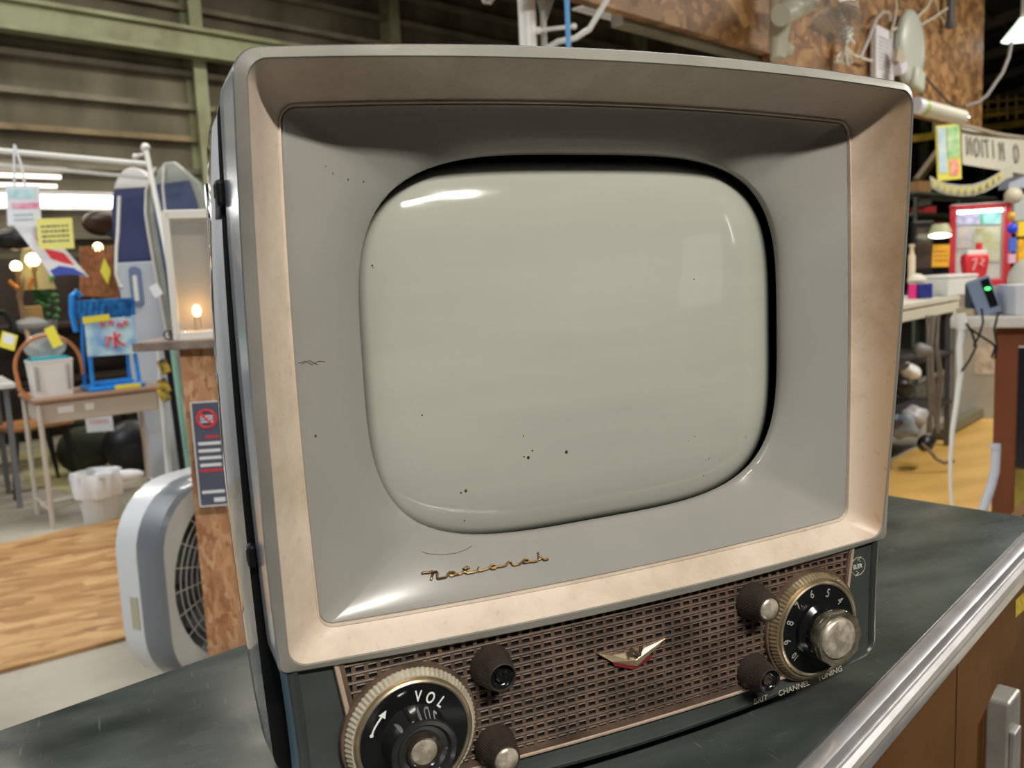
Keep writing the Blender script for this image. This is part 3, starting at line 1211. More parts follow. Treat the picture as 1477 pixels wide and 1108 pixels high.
# chrome moulding: profile swept along the front edge
out = Vector((fd.y, -fd.x, 0))
prof = [(0.0, -0.003), (0.0, 0.0015), (0.004, 0.0045), (0.011, 0.0050), (0.017, 0.003), (0.020, -0.001), (0.0205, -0.003), (0.0235, -0.003), (0.0275, -0.0055), (0.0290, -0.010), (0.0275, -0.0145), (0.0235, -0.016), (0.0245, -0.019), (0.0245, -0.030), (0.020, -0.033), (0.0, -0.033)]
b = MB()
b.loft([[a + out * o_ + Vector((0, 0, z_)) for o_, z_ in prof] for a in (FL, FR + fd * 0.03)], closed=True, cap0=True, cap1=True)
m_trimchrome = mat('scuffed_chrome_moulding', (0.86, 0.85, 0.87), 0.26, metal=0.82, noise=0.1, nscale=25)
b.build('chrome_edge', m_trimchrome, ctr, loc=cl, smooth=True, sharp=30, label='ribbed chrome edge')
# brown board fascia with a slanting cut
m_board = mat('brown_painted_board', (0.135, 0.060, 0.018), 0.62, spec=0.25, noise=0.16, nscale=6, bump=0.25, bscale=90)
fo = out * 0.014


def FP(px, py, off=0.014):
    """point on the fascia's plane"""
    r = ray(px, py)
    n = out
    p0 = FA + out * off
    return CAM + r * ((p0 - CAM).dot(n) / r.dot(n))


q0, q1, q2 = FP(1410, 1050), FP(1477, 925), FP(1400, 1075)
top = ZC - 0.028
tl = FL + fo
tr = FR + fo + fd * 0.03
ext = q1 + (q1 - q0).normalized() * 0.35
b = MB()
dn = Vector((0, 0, 1))
poly = [Vector((tl.x, tl.y, top)), Vector((tr.x, tr.y, top)), Vector((tr.x, tr.y, max(ext.z, top - 0.04)))]
if (ext - tl).dot(fd) < (tr - tl).dot(fd):
    poly.append(ext)
poly += [q0, Vector((q0.x, q0.y, -0.75)), Vector((tl.x, tl.y, -0.75))]
b.sheet(poly, -0.014, out)
b.build('fascia', m_board, ctr, loc=cl, bevel=0.001, label='brown boarded front')
b = MB()
for (px, py, px2, py2) in ((1381, 948, 1377, 1108), (1372, 946, 1477, 838)):
    a, c = FP(px, py, 0.0143), FP(px2, py2, 0.0143)
    b.tube([a, c], 0.0008, 5)
b.build('fascia_seam', plain('dark_seam_brown', (0.03, 0.014, 0.008), 0.8), ctr, loc=cl)  # dark brown lines for the joints between the planks
# inner frame of the counter standing on the floor
for p in (FL + fd * 0.9 - out * 0.03, BL + fd * 0.9 + out * 0.06, BR + out * 0.06 - fd * 0.08, FR - out * 0.06 - fd * 0.08):
    b = MB()
    b.box((p.x, p.y, (-1.06 + ZC - 0.018) / 2), (0.05, 0.05, ZC - 0.018 + 1.06), rz=BY)
    b.build('leg', m_board, ctr, loc=cl)
b = MB()
pm = (FL + FR) / 2 - out * 0.048 + fd * 0.08
b.box((pm.x, pm.y, -0.605), ((FR - FL).length + 0.17, 0.014, 0.89), rz=atan2(fd.y, fd.x))
b.build('inner_board', m_board, ctr, loc=cl)
# yellow sticker
b = MB()
b.sheet([FP(1465, 866, 0.0145), FP(1500, 832, 0.0145), FP(1500, 858, 0.0145), FP(1464.5, 891, 0.0145)], 0.0004, out)
stk = b.build('yellow_sticker', mat('yellow_paper_print', (0.72, 0.56, 0.06), 0.6, col2=(0.45, 0.3, 0.03), nscale=160), None)
tag(stk, 'yellow sticker on the brown front of the counter', 'sticker')

# grey metal box below the slanting cut
gb = thing('switch_box', 'worn grey metal switch box below the slanting edge of the brown counter front', 'switch box', FP(1445, 1080, -0.02))
go = gb.location.copy()
b = MB()
b.box((0, 0, 0), (0.055, 0.030, 0.16), rz=BY)
b.build('box_body', mat('worn_grey_metal', (0.42, 0.41, 0.38), 0.4, metal=0.4, noise=0.15, nscale=20), gb, bevel=0.004)
b = MB()
b.box(tuple(out * 0.018 - fd * 0.012 + Vector((0, 0, -0.02))), (0.030, 0.008, 0.12), rz=BY)
b.build('box_cover', mat('worn_grey_metal', (0.42, 0.41, 0.38), 0.4), gb, bevel=0.002)

# ================================================================ the hall
ZF = -1.06
GLOC = lambda p: Vector((p.x, p.y, ZF))


def UV(u, v, z):
    """building coordinates measured from the photographer"""
    p = CAM + U * u + V * v
    return Vector((p.x, p.y, z))


def box_uv(b, u0, u1, v0, v1, z0, z1):
    c = UV((u0 + u1) / 2, (v0 + v1) / 2, (z0 + z1) / 2)
    b.box(c, (abs(u1 - u0), abs(v1 - v0), abs(z1 - z0)), rz=BY)
    return b


m_conc = mat('stained_concrete', (0.40, 0.36, 0.29), 0.6, col2=(0.26, 0.235, 0.18), nscale=2.2, lo=0.35, hi=0.65)
m_wall = mat('dusty_slate_wall', (0.20, 0.175, 0.125), 0.8, col2=(0.10, 0.088, 0.062), nscale=1.6, stretch=(1.2, 1.2, 0.5))
m_steelg = mat('pale_green_girder', (0.33, 0.36, 0.22), 0.55, col2=(0.20, 0.20, 0.115), nscale=2.2, lo=0.3, hi=0.6)
m_purlin = mat('dusty_purlin', (0.21, 0.19, 0.14), 0.7, noise=0.25, nscale=3)
m_purlin2 = mat('rusty_purlin', (0.24, 0.185, 0.105), 0.7, noise=0.3, nscale=3)
m_roof = mat('dark_roof_sheet', (0.10, 0.095, 0.08), 0.8, noise=0.3, nscale=1.2)

b = MB()
box_uv(b, -9, 60, -6, 9.2, ZF - 0.1, ZF)
struct(b.build('floor', m_conc))
b = MB()
box_uv(b, -9, 60, 9.12, 9.3, ZF, 5.0)
struct(b.build('wall_back', m_wall))
b = MB()
box_uv(b, 60, 60.2, -6, 9.3, ZF, 7)
struct(b.build('wall_right', m_wall))
b = MB()
box_uv(b, -9.2, -9, -6, 9.3, ZF, 7)
struct(b.build('wall_left', mat('dim_board_wall', (0.12, 0.115, 0.10), 0.8, noise=0.2, nscale=0.8)))
b = MB()
box_uv(b, -9, 60, -6.2, -6, ZF, 7)
struct(b.build('wall_front', mat('dim_board_wall', (0.12, 0.115, 0.10), 0.8, noise=0.2, nscale=0.8)))
# roof: slopes up from the eave of the back wall
b = MB()
b.sheet([UV(-9, 9.3, 4.3), UV(60, 9.3, 4.3), UV(60, -6.2, 6.8), UV(-9, -6.2, 6.8)], 0.06, (0, 0, 1))
struct(b.build('ceiling', m_roof))
roofz = lambda v: 4.3 + (9.3 - v) * (2.5 / 15.5)
# unseen pale panel added left of the view to brighten the bezel side's reflection
b = MB()
box_uv(b, -3.0, 1.1, 5.7, 5.76, ZF, 1.9)
struct(b.build('reflector_panel', mat('pale_reflector', (0.62, 0.64, 0.66), 0.6, noise=0.1, nscale=1.5)))
# posts of the back wall
for i, u in enumerate((-0.6, 2.05, 4.78, 7.45, 10.1, 12.8, 15.5, 20.8, 26.2, 31.5, 37, 43)):
    b = MB()
    box_uv(b, u - 0.07, u + 0.07, 8.9, 8.93, ZF, 4.4)
    box_uv(b, u - 0.012, u + 0.012, 8.93, 9.1, ZF, 4.4)
    box_uv(b, u - 0.07, u + 0.07, 9.09, 9.12, ZF, 4.4)
    o = b.build('wall_post', m_steelg)
    tag(o, 'pale green steel post standing against the dark back wall', 'post', 'posts along the back wall', 'structure')
# thin rails across the wall
for i, z in enumerate((0.72, 1.05, 1.385, 1.72, 2.05, 2.39, 3.06, 3.37, 3.70, 4.02)):
    b = MB()
    box_uv(b, -9, 55, 9.03, 9.12, z - 0.028, z + 0.028)
    o = b.build('wall_rail', m_purlin2 if i == 3 else m_purlin)
    tag(o, 'thin horizontal steel rail on the dark back wall', 'rail', 'horizontal rails of the back wall', 'structure')
# crane girder
b = MB()
box_uv(b, -9, 6.1, 8.80, 8.83, 2.53, 2.78)
box_uv(b, -9, 6.1, 8.74, 8.92, 2.76, 2.80)
box_uv(b, -9, 6.1, 8.74, 8.92, 2.51, 2.55)
o = b.build('steel_girder', m_steelg)
tag(o, 'thick pale green steel girder running along the back wall', 'girder', kind='structure')
# rafters under the roof
for i, u in enumerate((-0.6, 4.78, 10.1, 13.0, 15.5, 18.0, 20.8, 23.5, 26.2, 29, 31.5, 34, 37, 43)):
    b = MB()
    zz = lambda v: roofz(v) - 0.02
    for o_ in (0.0,):
        b.sheet([UV(u - 0.05, 9.2, zz(9.2)), UV(u + 0.05, 9.2, zz(9.2)), UV(u + 0.05, -6, zz(-6)), UV(u - 0.05, -6, zz(-6))], -0.22, (0, 0, 1))
    o = b.build('rafter', m_purlin)
    tag(o, 'steel rafter under the dark roof', 'rafter', 'rafters of the roof', 'structure')
for i, v in enumerate((8.2, 7.0, 5.8, 4.6, 3.4, 2.2, 1.0)):
    b = MB()
    box_uv(b, -9, 60, v - 0.03, v + 0.03, roofz(v) - 0.10, roofz(v) - 0.02)
    o = b.build('roof_purlin', m_purlin)
    tag(o, 'long purlin under the dark roof', 'purlin', 'purlins of the roof', 'structure')


def osb(name, a, bb, c, sc, st=(1, 1, 1)):
    M = bpy.data.materials.new(name)
    M.use_nodes = True
    nt = M.node_tree
    bs = nt.nodes['Principled BSDF']
    bs.inputs['Roughness'].default_value = 0.55
    tc = nt.nodes.new('ShaderNodeTexCoord')
    mp = nt.nodes.new('ShaderNodeMapping')
    mp.inputs['Scale'].default_value = st
    nt.links.new(tc.outputs['Object'], mp.inputs[0])
    nz = nt.nodes.new('ShaderNodeTexNoise')
    nz.inputs['Scale'].default_value = sc * 0.5
    nt.links.new(mp.outputs[0], nz.inputs['Vector'])
    mixv = nt.nodes.new('ShaderNodeMix')
    mixv.data_type = 'VECTOR'
    mixv.inputs[0].default_value = 0.12
    nt.links.new(mp.outputs[0], mixv.inputs[4])
    nt.links.new(nz.outputs['Color'], mixv.inputs[5])
    vo = nt.nodes.new('ShaderNodeTexVoronoi')
    vo.inputs['Scale'].default_value = sc
    nt.links.new(mixv.outputs[1], vo.inputs['Vector'])
    n2 = nt.nodes.new('ShaderNodeTexNoise')
    n2.inputs['Scale'].default_value = sc * 0.35
    n2.inputs['Detail'].default_value = 6
    nt.links.new(mp.outputs[0], n2.inputs['Vector'])
    sp = nt.nodes.new('ShaderNodeSeparateColor')
    nt.links.new(vo.outputs['Color'], sp.inputs[0])
    ad = nt.nodes.new('ShaderNodeMath')
    ad.operation = 'MULTIPLY_ADD'
    ad.inputs[1].default_value = 0.45
    nt.links.new(sp.outputs[0], ad.inputs[0])
    m2 = nt.nodes.new('ShaderNodeMath')
    m2.operation = 'MULTIPLY'
    m2.inputs[1].default_value = 0.6
    nt.links.new(n2.outputs['Fac'], m2.inputs[0])
    nt.links.new(m2.outputs[0], ad.inputs[2])
    r = nt.nodes.new('ShaderNodeValToRGB')
    r.color_ramp.elements[0].position = 0.2
    r.color_ramp.elements[0].color = (*a, 1)
    r.color_ramp.elements[1].position = 0.8
    r.color_ramp.elements[1].color = (*c, 1)
    e = r.color_ramp.elements.new(0.5)
    e.color = (*bb, 1)
    nt.links.new(ad.outputs[0], r.inputs[0])
    nt.links.new(r.outputs[0], bs.inputs['Base Color'])
    return M


m_osb = osb('strand_board', (0.12, 0.055, 0.018), (0.28, 0.14, 0.05), (0.50, 0.28, 0.11), 17, (1, 1, 1.4))
m_osbf = osb('strand_board_floor', (0.22, 0.105, 0.032), (0.38, 0.20, 0.072), (0.54, 0.34, 0.15), 14, (0.5, 1.6, 1))

# strand board wall hanging over the stalls (two panels)
OV = 2.2
b = MB()
box_uv(b, 2.3, 4.235, OV, OV + 0.05, 1.225, 3.2)
tag(b.build('strand_board_panel', m_osb), 'strand board panel hanging overhead behind the set, the shorter one left of the wall fan', 'board panel', kind=None)
b = MB()
box_uv(b, 4.245, 7.62, OV + 0.0, OV + 0.05, 1.10, 3.2)
tag(b.build('strand_board_panel', m_osb), 'large strand board panel at upper right with cables and a white disc hung on it', 'board panel')
b = MB()
box_uv(b, 3.1, 7.6, OV + 0.06, OV + 0.12, 1.20, 1.27)
o = b.build('trim_1', m_purlin)
struct(o)
b = MB()
for u in (7.4,):
    box_uv(b, u - 0.05, u + 0.05, OV + 0.17, OV + 0.27, 1.1, roofz(OV))
struct(b.build('trim_2', m_purlin))

# floor patches
b = MB()
box_uv(b, -4.0, 2.9, -5.5, 0.25, ZF, ZF + 0.012)
tag(b.build('bounce_blocker', mat('charcoal_blocker', (0.035, 0.034, 0.032), 0.95, noise=0.2, nscale=40)), 'unseen charcoal sheet added in front of the counter to cut light bouncing off the floor', 'light blocker')  # unseen dark sheet added to cut floor bounce onto the set
b = MB()
P_ = [G(-120, 800, ZF), G(10, 787, ZF), G(165, 752, ZF), G(330, 716, ZF), G(420, 800, ZF), G(178, 925, ZF), G(-120, 1005, ZF)]
b.sheet([p + Vector((0, 0, 0.0)) for p in P_], 0.015, (0, 0, 1))
tag(b.build('floor_board_sheet', m_osbf), 'orange-brown strand board sheet lying on the concrete floor', 'board sheet')
b = MB()
P_ = [G(20, 655, ZF), G(120, 640, ZF), G(215, 652, ZF), G(190, 690, ZF), G(110, 712, ZF), G(40, 700, ZF)]
b.sheet(P_, 0.004, (0, 0, 1))
tag(b.build('floor_mat', mat('olive_mat', (0.33, 0.30, 0.15), 0.7, noise=0.2, nscale=4)), 'olive-yellow mat on the floor behind the school desk', 'mat')
m_wood = mat('yellow_wood_floor', (0.80, 0.50, 0.15), 0.32, col2=(0.60, 0.35, 0.09), nscale=1.6, stretch=(0.5, 2.5, 1))
b = MB()
P_ = [G(1100, 850, ZF), G(1200, 720, ZF), G(1290, 664, ZF), G(1440, 588, ZF), G(1560, 560, ZF), G(1700, 760, ZF)]
b.sheet(P_, 0.006, (0, 0, 1))
tag(b.build('wood_floor_sheet', m_wood), 'yellow wooden floor covering in the aisle at the right', 'floor covering')

# ================================================================ left side stalls
m_desk = mat('beige_desk_metal', (0.50, 0.44, 0.37), 0.45)
m_dtop = mat('desk_top_wood', (0.33, 0.20, 0.13), 0.35)
m_white = mat('white_plastic', (0.78, 0.77, 0.74), 0.4)
m_blue = mat('bright_blue_plastic', (0.02, 0.25, 0.72), 0.3)
m_yel = mat('yellow_card', (0.83, 0.74, 0.07), 0.6)
m_blk = mat('black_plastic', (0.012, 0.012, 0.013), 0.4)
m_greyleg = mat('grey_leg_metal', (0.17, 0.18, 0.19), 0.4, metal=0.3)
m_paper = mat('white_paper', (0.80, 0.82, 0.84), 0.7)
m_ink = mat('dark_ink', (0.10, 0.10, 0.12), 0.7)
m_red = mat('red_print', (0.75, 0.04, 0.05), 0.5)

fl, bl_ = G(77, 763, ZF), G(100, 735, ZF)
dth = radians(14)
dk = thing('school_desk', 'beige metal school desk with blue ice shaver and white basket on it', 'desk', fl, dth)
DW, DD, DH = 0.63, 0.42, 0.70
b = MB()
b.box((DW / 2, DD / 2, DH), (DW + 0.05, DD + 0.04, 0.022))
b.build('desk_top', m_dtop, dk, bevel=0.006)
b = MB()
b.box((DW / 2, DD / 2 - 0.01, DH - 0.072), (DW - 0.02, DD - 0.04, 0.11))
b.build('drawer_box', m_desk, dk, bevel=0.006)
for x in (0, DW):
    for y in (0, DD):
        b = MB()
        b.cyl((x, y, 0), (x, y, DH - 0.02), 0.014, seg=12)
        b.build('leg', m_desk, dk, smooth=True)
b = MB()
b.cyl((0, DD / 2, 0.10), (DW, DD / 2, 0.10), 0.012)
b.cyl((0, 0, 0.10), (0, DD, 0.10), 0.010)
b.cyl((DW, 0, 0.10), (DW, DD, 0.10), 0.010)
b.build('stretcher', m_desk, dk, smooth=True)
for x, w_, mt_ in ((0.13, 0.08, m_paper), (0.25, 0.045, m_paper)):
    b = MB()
    b.box((x, 0.009, DH - 0.06), (w_, 0.003, 0.035))
    b.build('paper_label', mt_, dk)


def on_desk(x, y, z=0.011):
    M = Matrix.Rotation(dth, 3, 'Z')
    return fl + M @ Vector((x, y, DH + z))


# white basket with copper hoop handle
bk = thing('basket', 'white plastic basket with copper hoop handle on the left end of the school desk', 'basket', on_desk(0.10, 0.15), dth)
b = MB()
b.loft([[Vector((x * s, y * s, z)) for x, y in ((-0.105, -0.075), (0.105, -0.075), (0.105, 0.075), (-0.105, 0.075))] for s, z in ((0.88, 0.0), (1.0, 0.19), (1.03, 0.19), (1.03, 0.20), (0.97, 0.20), (0.86, 0.01))], cap0=True, cap1=True)
b.build('basket_body', m_white, bk, bevel=0.004)
b = MB()
for k in range(10):
    for x in (-0.08, 0.075):
        b.box((x, -0.0745 - 0.0006 * k * 0, 0.04 + k * 0.014), (0.022, 0.012, 0.004))
b.build('vent_slot', mat('slot_grey', (0.35, 0.34, 0.32), 0.6), bk)
b = MB()
b.box((0, 0, 0.19), (0.19, 0.12, 0.045))
b.build('teal_lid', mat('teal_plastic', (0.01, 0.38, 0.47), 0.25), bk, bevel=0.006)
b = MB()
b.tube([(-0.17 + 0.0 + 0.165 * (1 - cos(t)), -0.02, 0.16 + 0.17 * sin(t)) for t in [pi * k / 20 for k in range(21)]] + [(0.16, -0.02, 0.10)], 0.010, 10)
b.tube([(-0.17, -0.02, 0.16), (-0.16, -0.02, 0.05), (-0.12, -0.02, 0.0)], [0.010, 0.012, 0.014], 10)
b.build('hoop_handle', mat('copper_brown_plastic', (0.52, 0.20, 0.07), 0.25), bk, smooth=True)
# clear bags and tags over the basket
m_bag = mat('clear_plastic_film', (0.75, 0.78, 0.78), 0.12, alpha=0.35)
b = MB()
p = on_desk(0.10, 0.20, 0.28)
b.ball(p, 0.10, (1.1, 0.5, 0.75), rz=dth, seg=20)
tag(b.build('clear_bag', m_bag, smooth=True), 'clear plastic bag bulging out of the white basket', 'bag')


def card(name, px, py, d, w, h, rot, material, lab, cat, yaw=0.0, thick=0.003):
    t = MB()
    t.box((0, 0, 0), (w, thick, h), rot=Matrix.Rotation(rot, 3, 'Y'))
    o = t.build(name, material, loc=D(px, py, d), rz=CYAW + yaw)
    tag(o, lab, cat)
    return o


def marks(par, w, h, rows, material, name='print', y=-0.0025, rot=0.0, jitter=0.2):
    b = MB()
    R_ = Matrix.Rotation(rot, 3, 'Y')
    for i in range(rows):
        z = h / 2 - (i + 0.5) * h / rows
        x = -w / 2
        while x < w / 2 - 0.002:
            l = w * random.uniform(0.05, 0.16)
            l = min(l, w / 2 - x)
            c = R_ @ Vector((x + l / 2, 0, z))
            b.box((c.x, y, c.z), (l * 0.8, 0.001, h / rows * random.uniform(0.25, 0.5)), rot=R_)
            x += l * 1.15
    return b.build(name, material, par)


tg = card('price_tag', 77, 486, 4.65, 0.055, 0.11, -0.35, m_yel, 'yellow price tag tilted above the white basket', 'tag')
tg = card('price_tag', 12, 492, 4.7, 0.085, 0.085, 0.35, m_yel, 'square yellow price tag at the far left beside the basket', 'tag')
b = MB()
b.box((0.006, -0.003, 0.01), (0.055, 0.001, 0.05), rot=Matrix.Rotation(0.35, 3, 'Y'))
b.build('print', m_paper, tg)

# blue ice shaver box stand
ks = thing('ice_shaver', 'bright blue ice shaver with a red kanji sign on the school desk', 'ice shaver', on_desk(0.42, 0.17), dth)
b = MB()
for x in (-0.125, 0.125):
    b.tube([(x, -0.09, 0.0), (x * 0.96, -0.075, 0.2), (x * 0.9, -0.04, 0.50)], 0.012, 8)
    b.tube([(x, 0.11, 0.0), (x * 0.96, 0.07, 0.25), (x * 0.92, -0.02, 0.50)], 0.010, 8)
b.build('stand_frame', m_blue, ks, smooth=True)
b = MB()
b.box((0, 0.0, 0.012), (0.30, 0.25, 0.024))
b.box((0, -0.01, 0.035), (0.20, 0.14, 0.02))
b.build('base', m_blue, ks, bevel=0.006)
b = MB()
b.box((0.05, -0.129, 0.014), (0.14, 0.004, 0.024))
b.build('yellow_strip', m_yel, ks)
b = MB()
b.box((-0.005, -0.05, 0.46), (0.30, 0.07, 0.10))
for k in range(9):
    b.cyl((-0.13 + k * 0.032, -0.086, 0.42), (-0.115 + k * 0.032, -0.086, 0.50), 0.007, seg=8)
b.build('gear_head', mat('blue_plastic_head', (0.02, 0.22, 0.60), 0.35, col2=(0.005, 0.08, 0.28), nscale=30), ks, bevel=0.006)
b = MB()
b.tube([(-0.17, -0.05, 0.34), (-0.185, -0.06, 0.44), (-0.175, -0.06, 0.54), (-0.15, -0.055, 0.56), (-0.13, -0.05, 0.53)], 0.016, 10)
b.build('crank_handle', m_blue, ks, smooth=True)
b = MB()
b.box((-0.005, -0.105, 0.30), (0.265, 0.006, 0.21), rot=Matrix.Rotation(0.02, 3, 'Y'))
sg = b.build('sign_board', mat('pale_blue_wave_print', (0.55, 0.80, 0.90), 0.5, col2=(0.20, 0.42, 0.78), nscale=11, lo=0.38, hi=0.6), ks)
b = MB()
yk = -0.1105


def st2(pts, r):
    b.tube([(x, yk, z) for x, z in pts], r, 6)


st2([(0.012, 0.325), (0.012, 0.235), (0.002, 0.240)], 0.0065)
st2([(-0.042, 0.298), (-0.008, 0.298), (-0.040, 0.248)], 0.0065)
st2([(0.016, 0.285), (0.030, 0.302), (0.044, 0.310)], 0.006)
st2([(0.016, 0.292), (0.034, 0.262), (0.062, 0.244)], 0.0065)
for cx_, cz_ in ((-0.045, 0.372), (0.0, 0.378), (0.045, 0.362), (0.078, 0.372)):
    st2([(cx_ - 0.014, cz_ + 0.004), (cx_ + 0.012, cz_ + 0.006), (cx_ + 0.006, cz_ - 0.018)], 0.004)
    st2([(cx_ - 0.002, cz_ + 0.014), (cx_ - 0.010, cz_ - 0.016)], 0.004)
b.build('red_lettering', m_red, sg)
b = MB()
b.box((-0.075, -0.112, 0.405), (0.14, 0.004, 0.036), rot=Matrix.Rotation(-0.06, 3, 'Y'))
b.build('yellow_note', m_yel, ks)

# waste basket with bag
tb = thing('waste_basket', 'ribbed pale grey waste basket with a white bag over its rim, under the school desk', 'waste basket', G(147, 752, ZF))
b = MB()
b.lathe([(0.0, 0.0), (0.085, 0.0), (0.115, 0.27), (0.108, 0.27), (0.08, 0.01), (0, 0.01)], (0, 0, 0), 'Z', 60, lambda a, r, h: 0.002 * cos(a * 30) if r > 0.084 else 0)
b.build('bin_body', mat('pale_grey_plastic', (0.55, 0.56, 0.54), 0.4), tb, smooth=True)
b = MB()
b.lathe([(0.112, 0.15), (0.126, 0.20), (0.124, 0.26), (0.120, 0.285), (0.108, 0.27), (0.09, 0.20), (0, 0.15)], (0, 0, 0), 'Z', 40, lambda a, r, h: 0.012 * sin(a * 5 + h * 20) + (0.008 * sin(a * 11)) if r > 0.05 else 0)
b.ball((0.13, 0.0, 0.24), 0.07, (1.6, 0.5, 0.5), seg=16)
b.build('bin_bag', mat('white_bin_bag', (0.82, 0.83, 0.84), 0.3, alpha=0.85), tb, smooth=True, sharp=80)

# table at the far left with grey legs, green box, chair
tl_ = thing('stall_table', 'white topped stall table with grey legs cut off by the left edge of the photo', 'table', G(28, 745, ZF) + Vector((-0.6, 0.1, 0)), radians(12))
b = MB()
b.box((0.0, 0.25, 0.74), (1.3, 0.6, 0.03))
b.build('table_top', mat('grey_white_top', (0.62, 0.62, 0.60), 0.4), tl_, bevel=0.005)
for x, y in ((0.6, 0.0), (0.6, 0.5), (-0.6, 0.0), (-0.6, 0.5)):
    b = MB()
    b.box((x, y, 0.365), (0.03, 0.03, 0.73))
    b.build('leg', m_greyleg, tl_, bevel=0.003)
tpos = lambda x, y, z: tl_.location + Matrix.Rotation(radians(12), 3, 'Z') @ Vector((x, y, z))
b = MB()
b.box((0, 0, 0.05), (0.30, 0.26, 0.10))
b.box((0, 0, 0.115), (0.32, 0.28, 0.03))
o = b.build('storage_box', mat('milky_plastic', (0.62, 0.66, 0.64), 0.35), None, loc=tpos(0.38, 0.12, 0.755), rz=radians(12), bevel=0.008)
tag(o, 'milky storage box on the stall table beside the white basket', 'box')
b = MB()
b.box((0, 0, 0.02), (0.34, 0.30, 0.04))
o = b.build('green_tray', mat('pale_green_plastic', (0.25, 0.50, 0.28), 0.4), None, loc=tpos(0.38, 0.12, 0.885), rz=radians(12), bevel=0.006)
tag(o, 'pale green tray stacked on the milky storage box', 'tray')

ch = thing('dining_chair', 'black metal chair with brown seat under the stall table', 'chair', G(55, 705, ZF), radians(25))
b = MB()
b.box((0, 0, 0.43), (0.40, 0.38, 0.03))
b.build('seat', mat('orange_brown_wood', (0.42, 0.19, 0.07), 0.4), ch, bevel=0.01)
for x in (-0.17, 0.17):
    for y in (-0.16, 0.16):
        b = MB()
        b.cyl((x * 1.25, y * 1.25, 0.0), (x * 0.85, y * 0.85, 0.42), 0.010, 0.028, seg=8)
        b.build('leg', m_blk, ch, smooth=True)
b = MB()
b.box((0, 0.19, 0.56), (0.36, 0.02, 0.18))
b.build('backrest', m_blk, ch, bevel=0.008)

# odds and ends under and behind the desk
pu = D(188, 625, 6.0)
b = MB()
b.ball((0, 0, 0.19), 0.2, (1.0, 0.7, 0.95), seg=24)
o = b.build('black_bag', m_blk, None, smooth=True, loc=G(196, 682, ZF))
tag(o, 'round black bag on the floor behind the right end of the school desk', 'bag')
b = MB()
b.ball((0, 0, 0.17), 0.18, (1.0, 0.6, 0.95), seg=20)
o = b.build('green_bag', mat('dark_olive_canvas', (0.03, 0.035, 0.02), 0.8), None, smooth=True, loc=G(126, 684, ZF))
tag(o, 'dark olive bag on the floor behind the middle of the school desk', 'bag')
pn = card('leaflet', 143, 608, 5.6, 0.17, 0.13, -0.03, m_paper, 'white leaflet with red and green print, hanging behind the school desk', 'leaflet')
marks(pn, 0.12, 0.03, 2, m_red)

# white tube rail and its pole, racks behind
m_pipe = mat('white_enamel_pipe', (0.80, 0.80, 0.76), 0.3)
ra, rb_ = D(-60, 212, 4.9), D(212, 237, 5.15)
b = MB()
b.cyl(ra, rb_, 0.016, seg=12)
b.cyl(ra + Vector((0, 0.02, -0.075)), rb_ + Vector((0, 0.02, -0.075)), 0.011, seg=12)
o = b.build('hanging_rail', m_pipe, smooth=True)
tag(o, 'double white hanging rail at the upper left, with cards hung from it', 'rail')
pb_ = D(268, 500, 4.3)
b = MB()
b.tube([D(210, 213, 5.0), D(238, 350, 4.9), D(272, 540, 4.8), D(300, 690, 4.7)], 0.014, 12)
b.ball(D(210, 213, 5.0), 0.026, seg=12)
b.cyl(D(196, 226, 5.0), D(214, 220, 5.0), 0.010)
b.ball(D(195, 226, 5.0), 0.017, seg=10)
o = b.build('white_pole', m_pipe, smooth=True)
tag(o, 'slanting white metal pole with a ball end, in front of the boards', 'pole')

# boards (stand-up water boards)
m_navy = mat('navy_board_skin', (0.035, 0.045, 0.14), 0.45)
m_bgrey = mat('pale_grey_board', (0.52, 0.55, 0.60), 0.35)


def board(name, loc, rz, lean, parts, thick, lab, cat, group=None):
    """parts: list of (part name, outline of (x, z), material, extra thickness)"""
    t = thing(name, lab, cat, loc, rz, group)
    t.rotation_euler = (0, lean, rz)
    for pn_, ol_, mt_, ex in parts:
        b = MB()
        b.prism(ol_, 1, -thick / 2 - ex, thick / 2 + ex)
        b.build(pn_, mt_, t, bevel=0.012 if ex < 0.003 else 0.004, smooth=True, seg=3)
    return t


H_ = 2.03


def bo(z0, z1, top=True, w=0.165):
    """outline slice of a round-nosed board"""
    pts = []
    n = 14
    for k in range(n + 1):
        z = z0 + (z1 - z0) * k / n
        t = z / H_
        ww = w * (1 - max(0, (t - 0.80) / 0.20) ** 2.4) ** 0.5 * (0.72 + 0.28 * min(1, t / 0.5)) if t < 1 else 0.001
        pts.append((max(ww, 0.001), z))
    return pts + [(-x, z) for x, z in pts[::-1]]


bloc = G(243, 690, ZF)
sa = board('paddle_board', bloc, CYAW, radians(-0.5), [
    ('grey_deck', bo(0.0, 1.44), m_bgrey, 0.0),
    ('navy_deck', bo(1.44, 1.90), m_navy, 0.0),
    ('white_nose', bo(1.90, 2.029), m_white, 0.0)], 0.10, 'tall paddle board, navy top, pale grey bottom, standing behind the desk', 'paddle board')
b = MB()
b.prism([(-0.05 + 0.038 * cos(a) + (0), 1.28 + 0.10 * (1 if sin(a) > 0 else -1) + 0.03 * sin(a)) for a in [2 * pi * (k + 0.5) / 24 for k in range(24)]], 1, -0.062, -0.050)
b.build('handle_recess', mat('slate_blue_recess', (0.16, 0.21, 0.34), 0.5), sa)
b = MB()
b.prism([(-0.05 + 0.014 * cos(a), 1.27 + 0.07 * (1 if sin(a) > 0 else -1) + 0.014 * sin(a)) for a in [2 * pi * (k + 0.5) / 24 for k in range(24)]], 1, -0.068, -0.060)
b.build('handle_grip', m_white, sa)
b = MB()
b.prism([(0.09, 0.78), (0.15, 0.70), (0.16, 0.98), (0.13, 0.94)], 1, -0.08, -0.05)
b.build('fin_box', m_blk, sa)
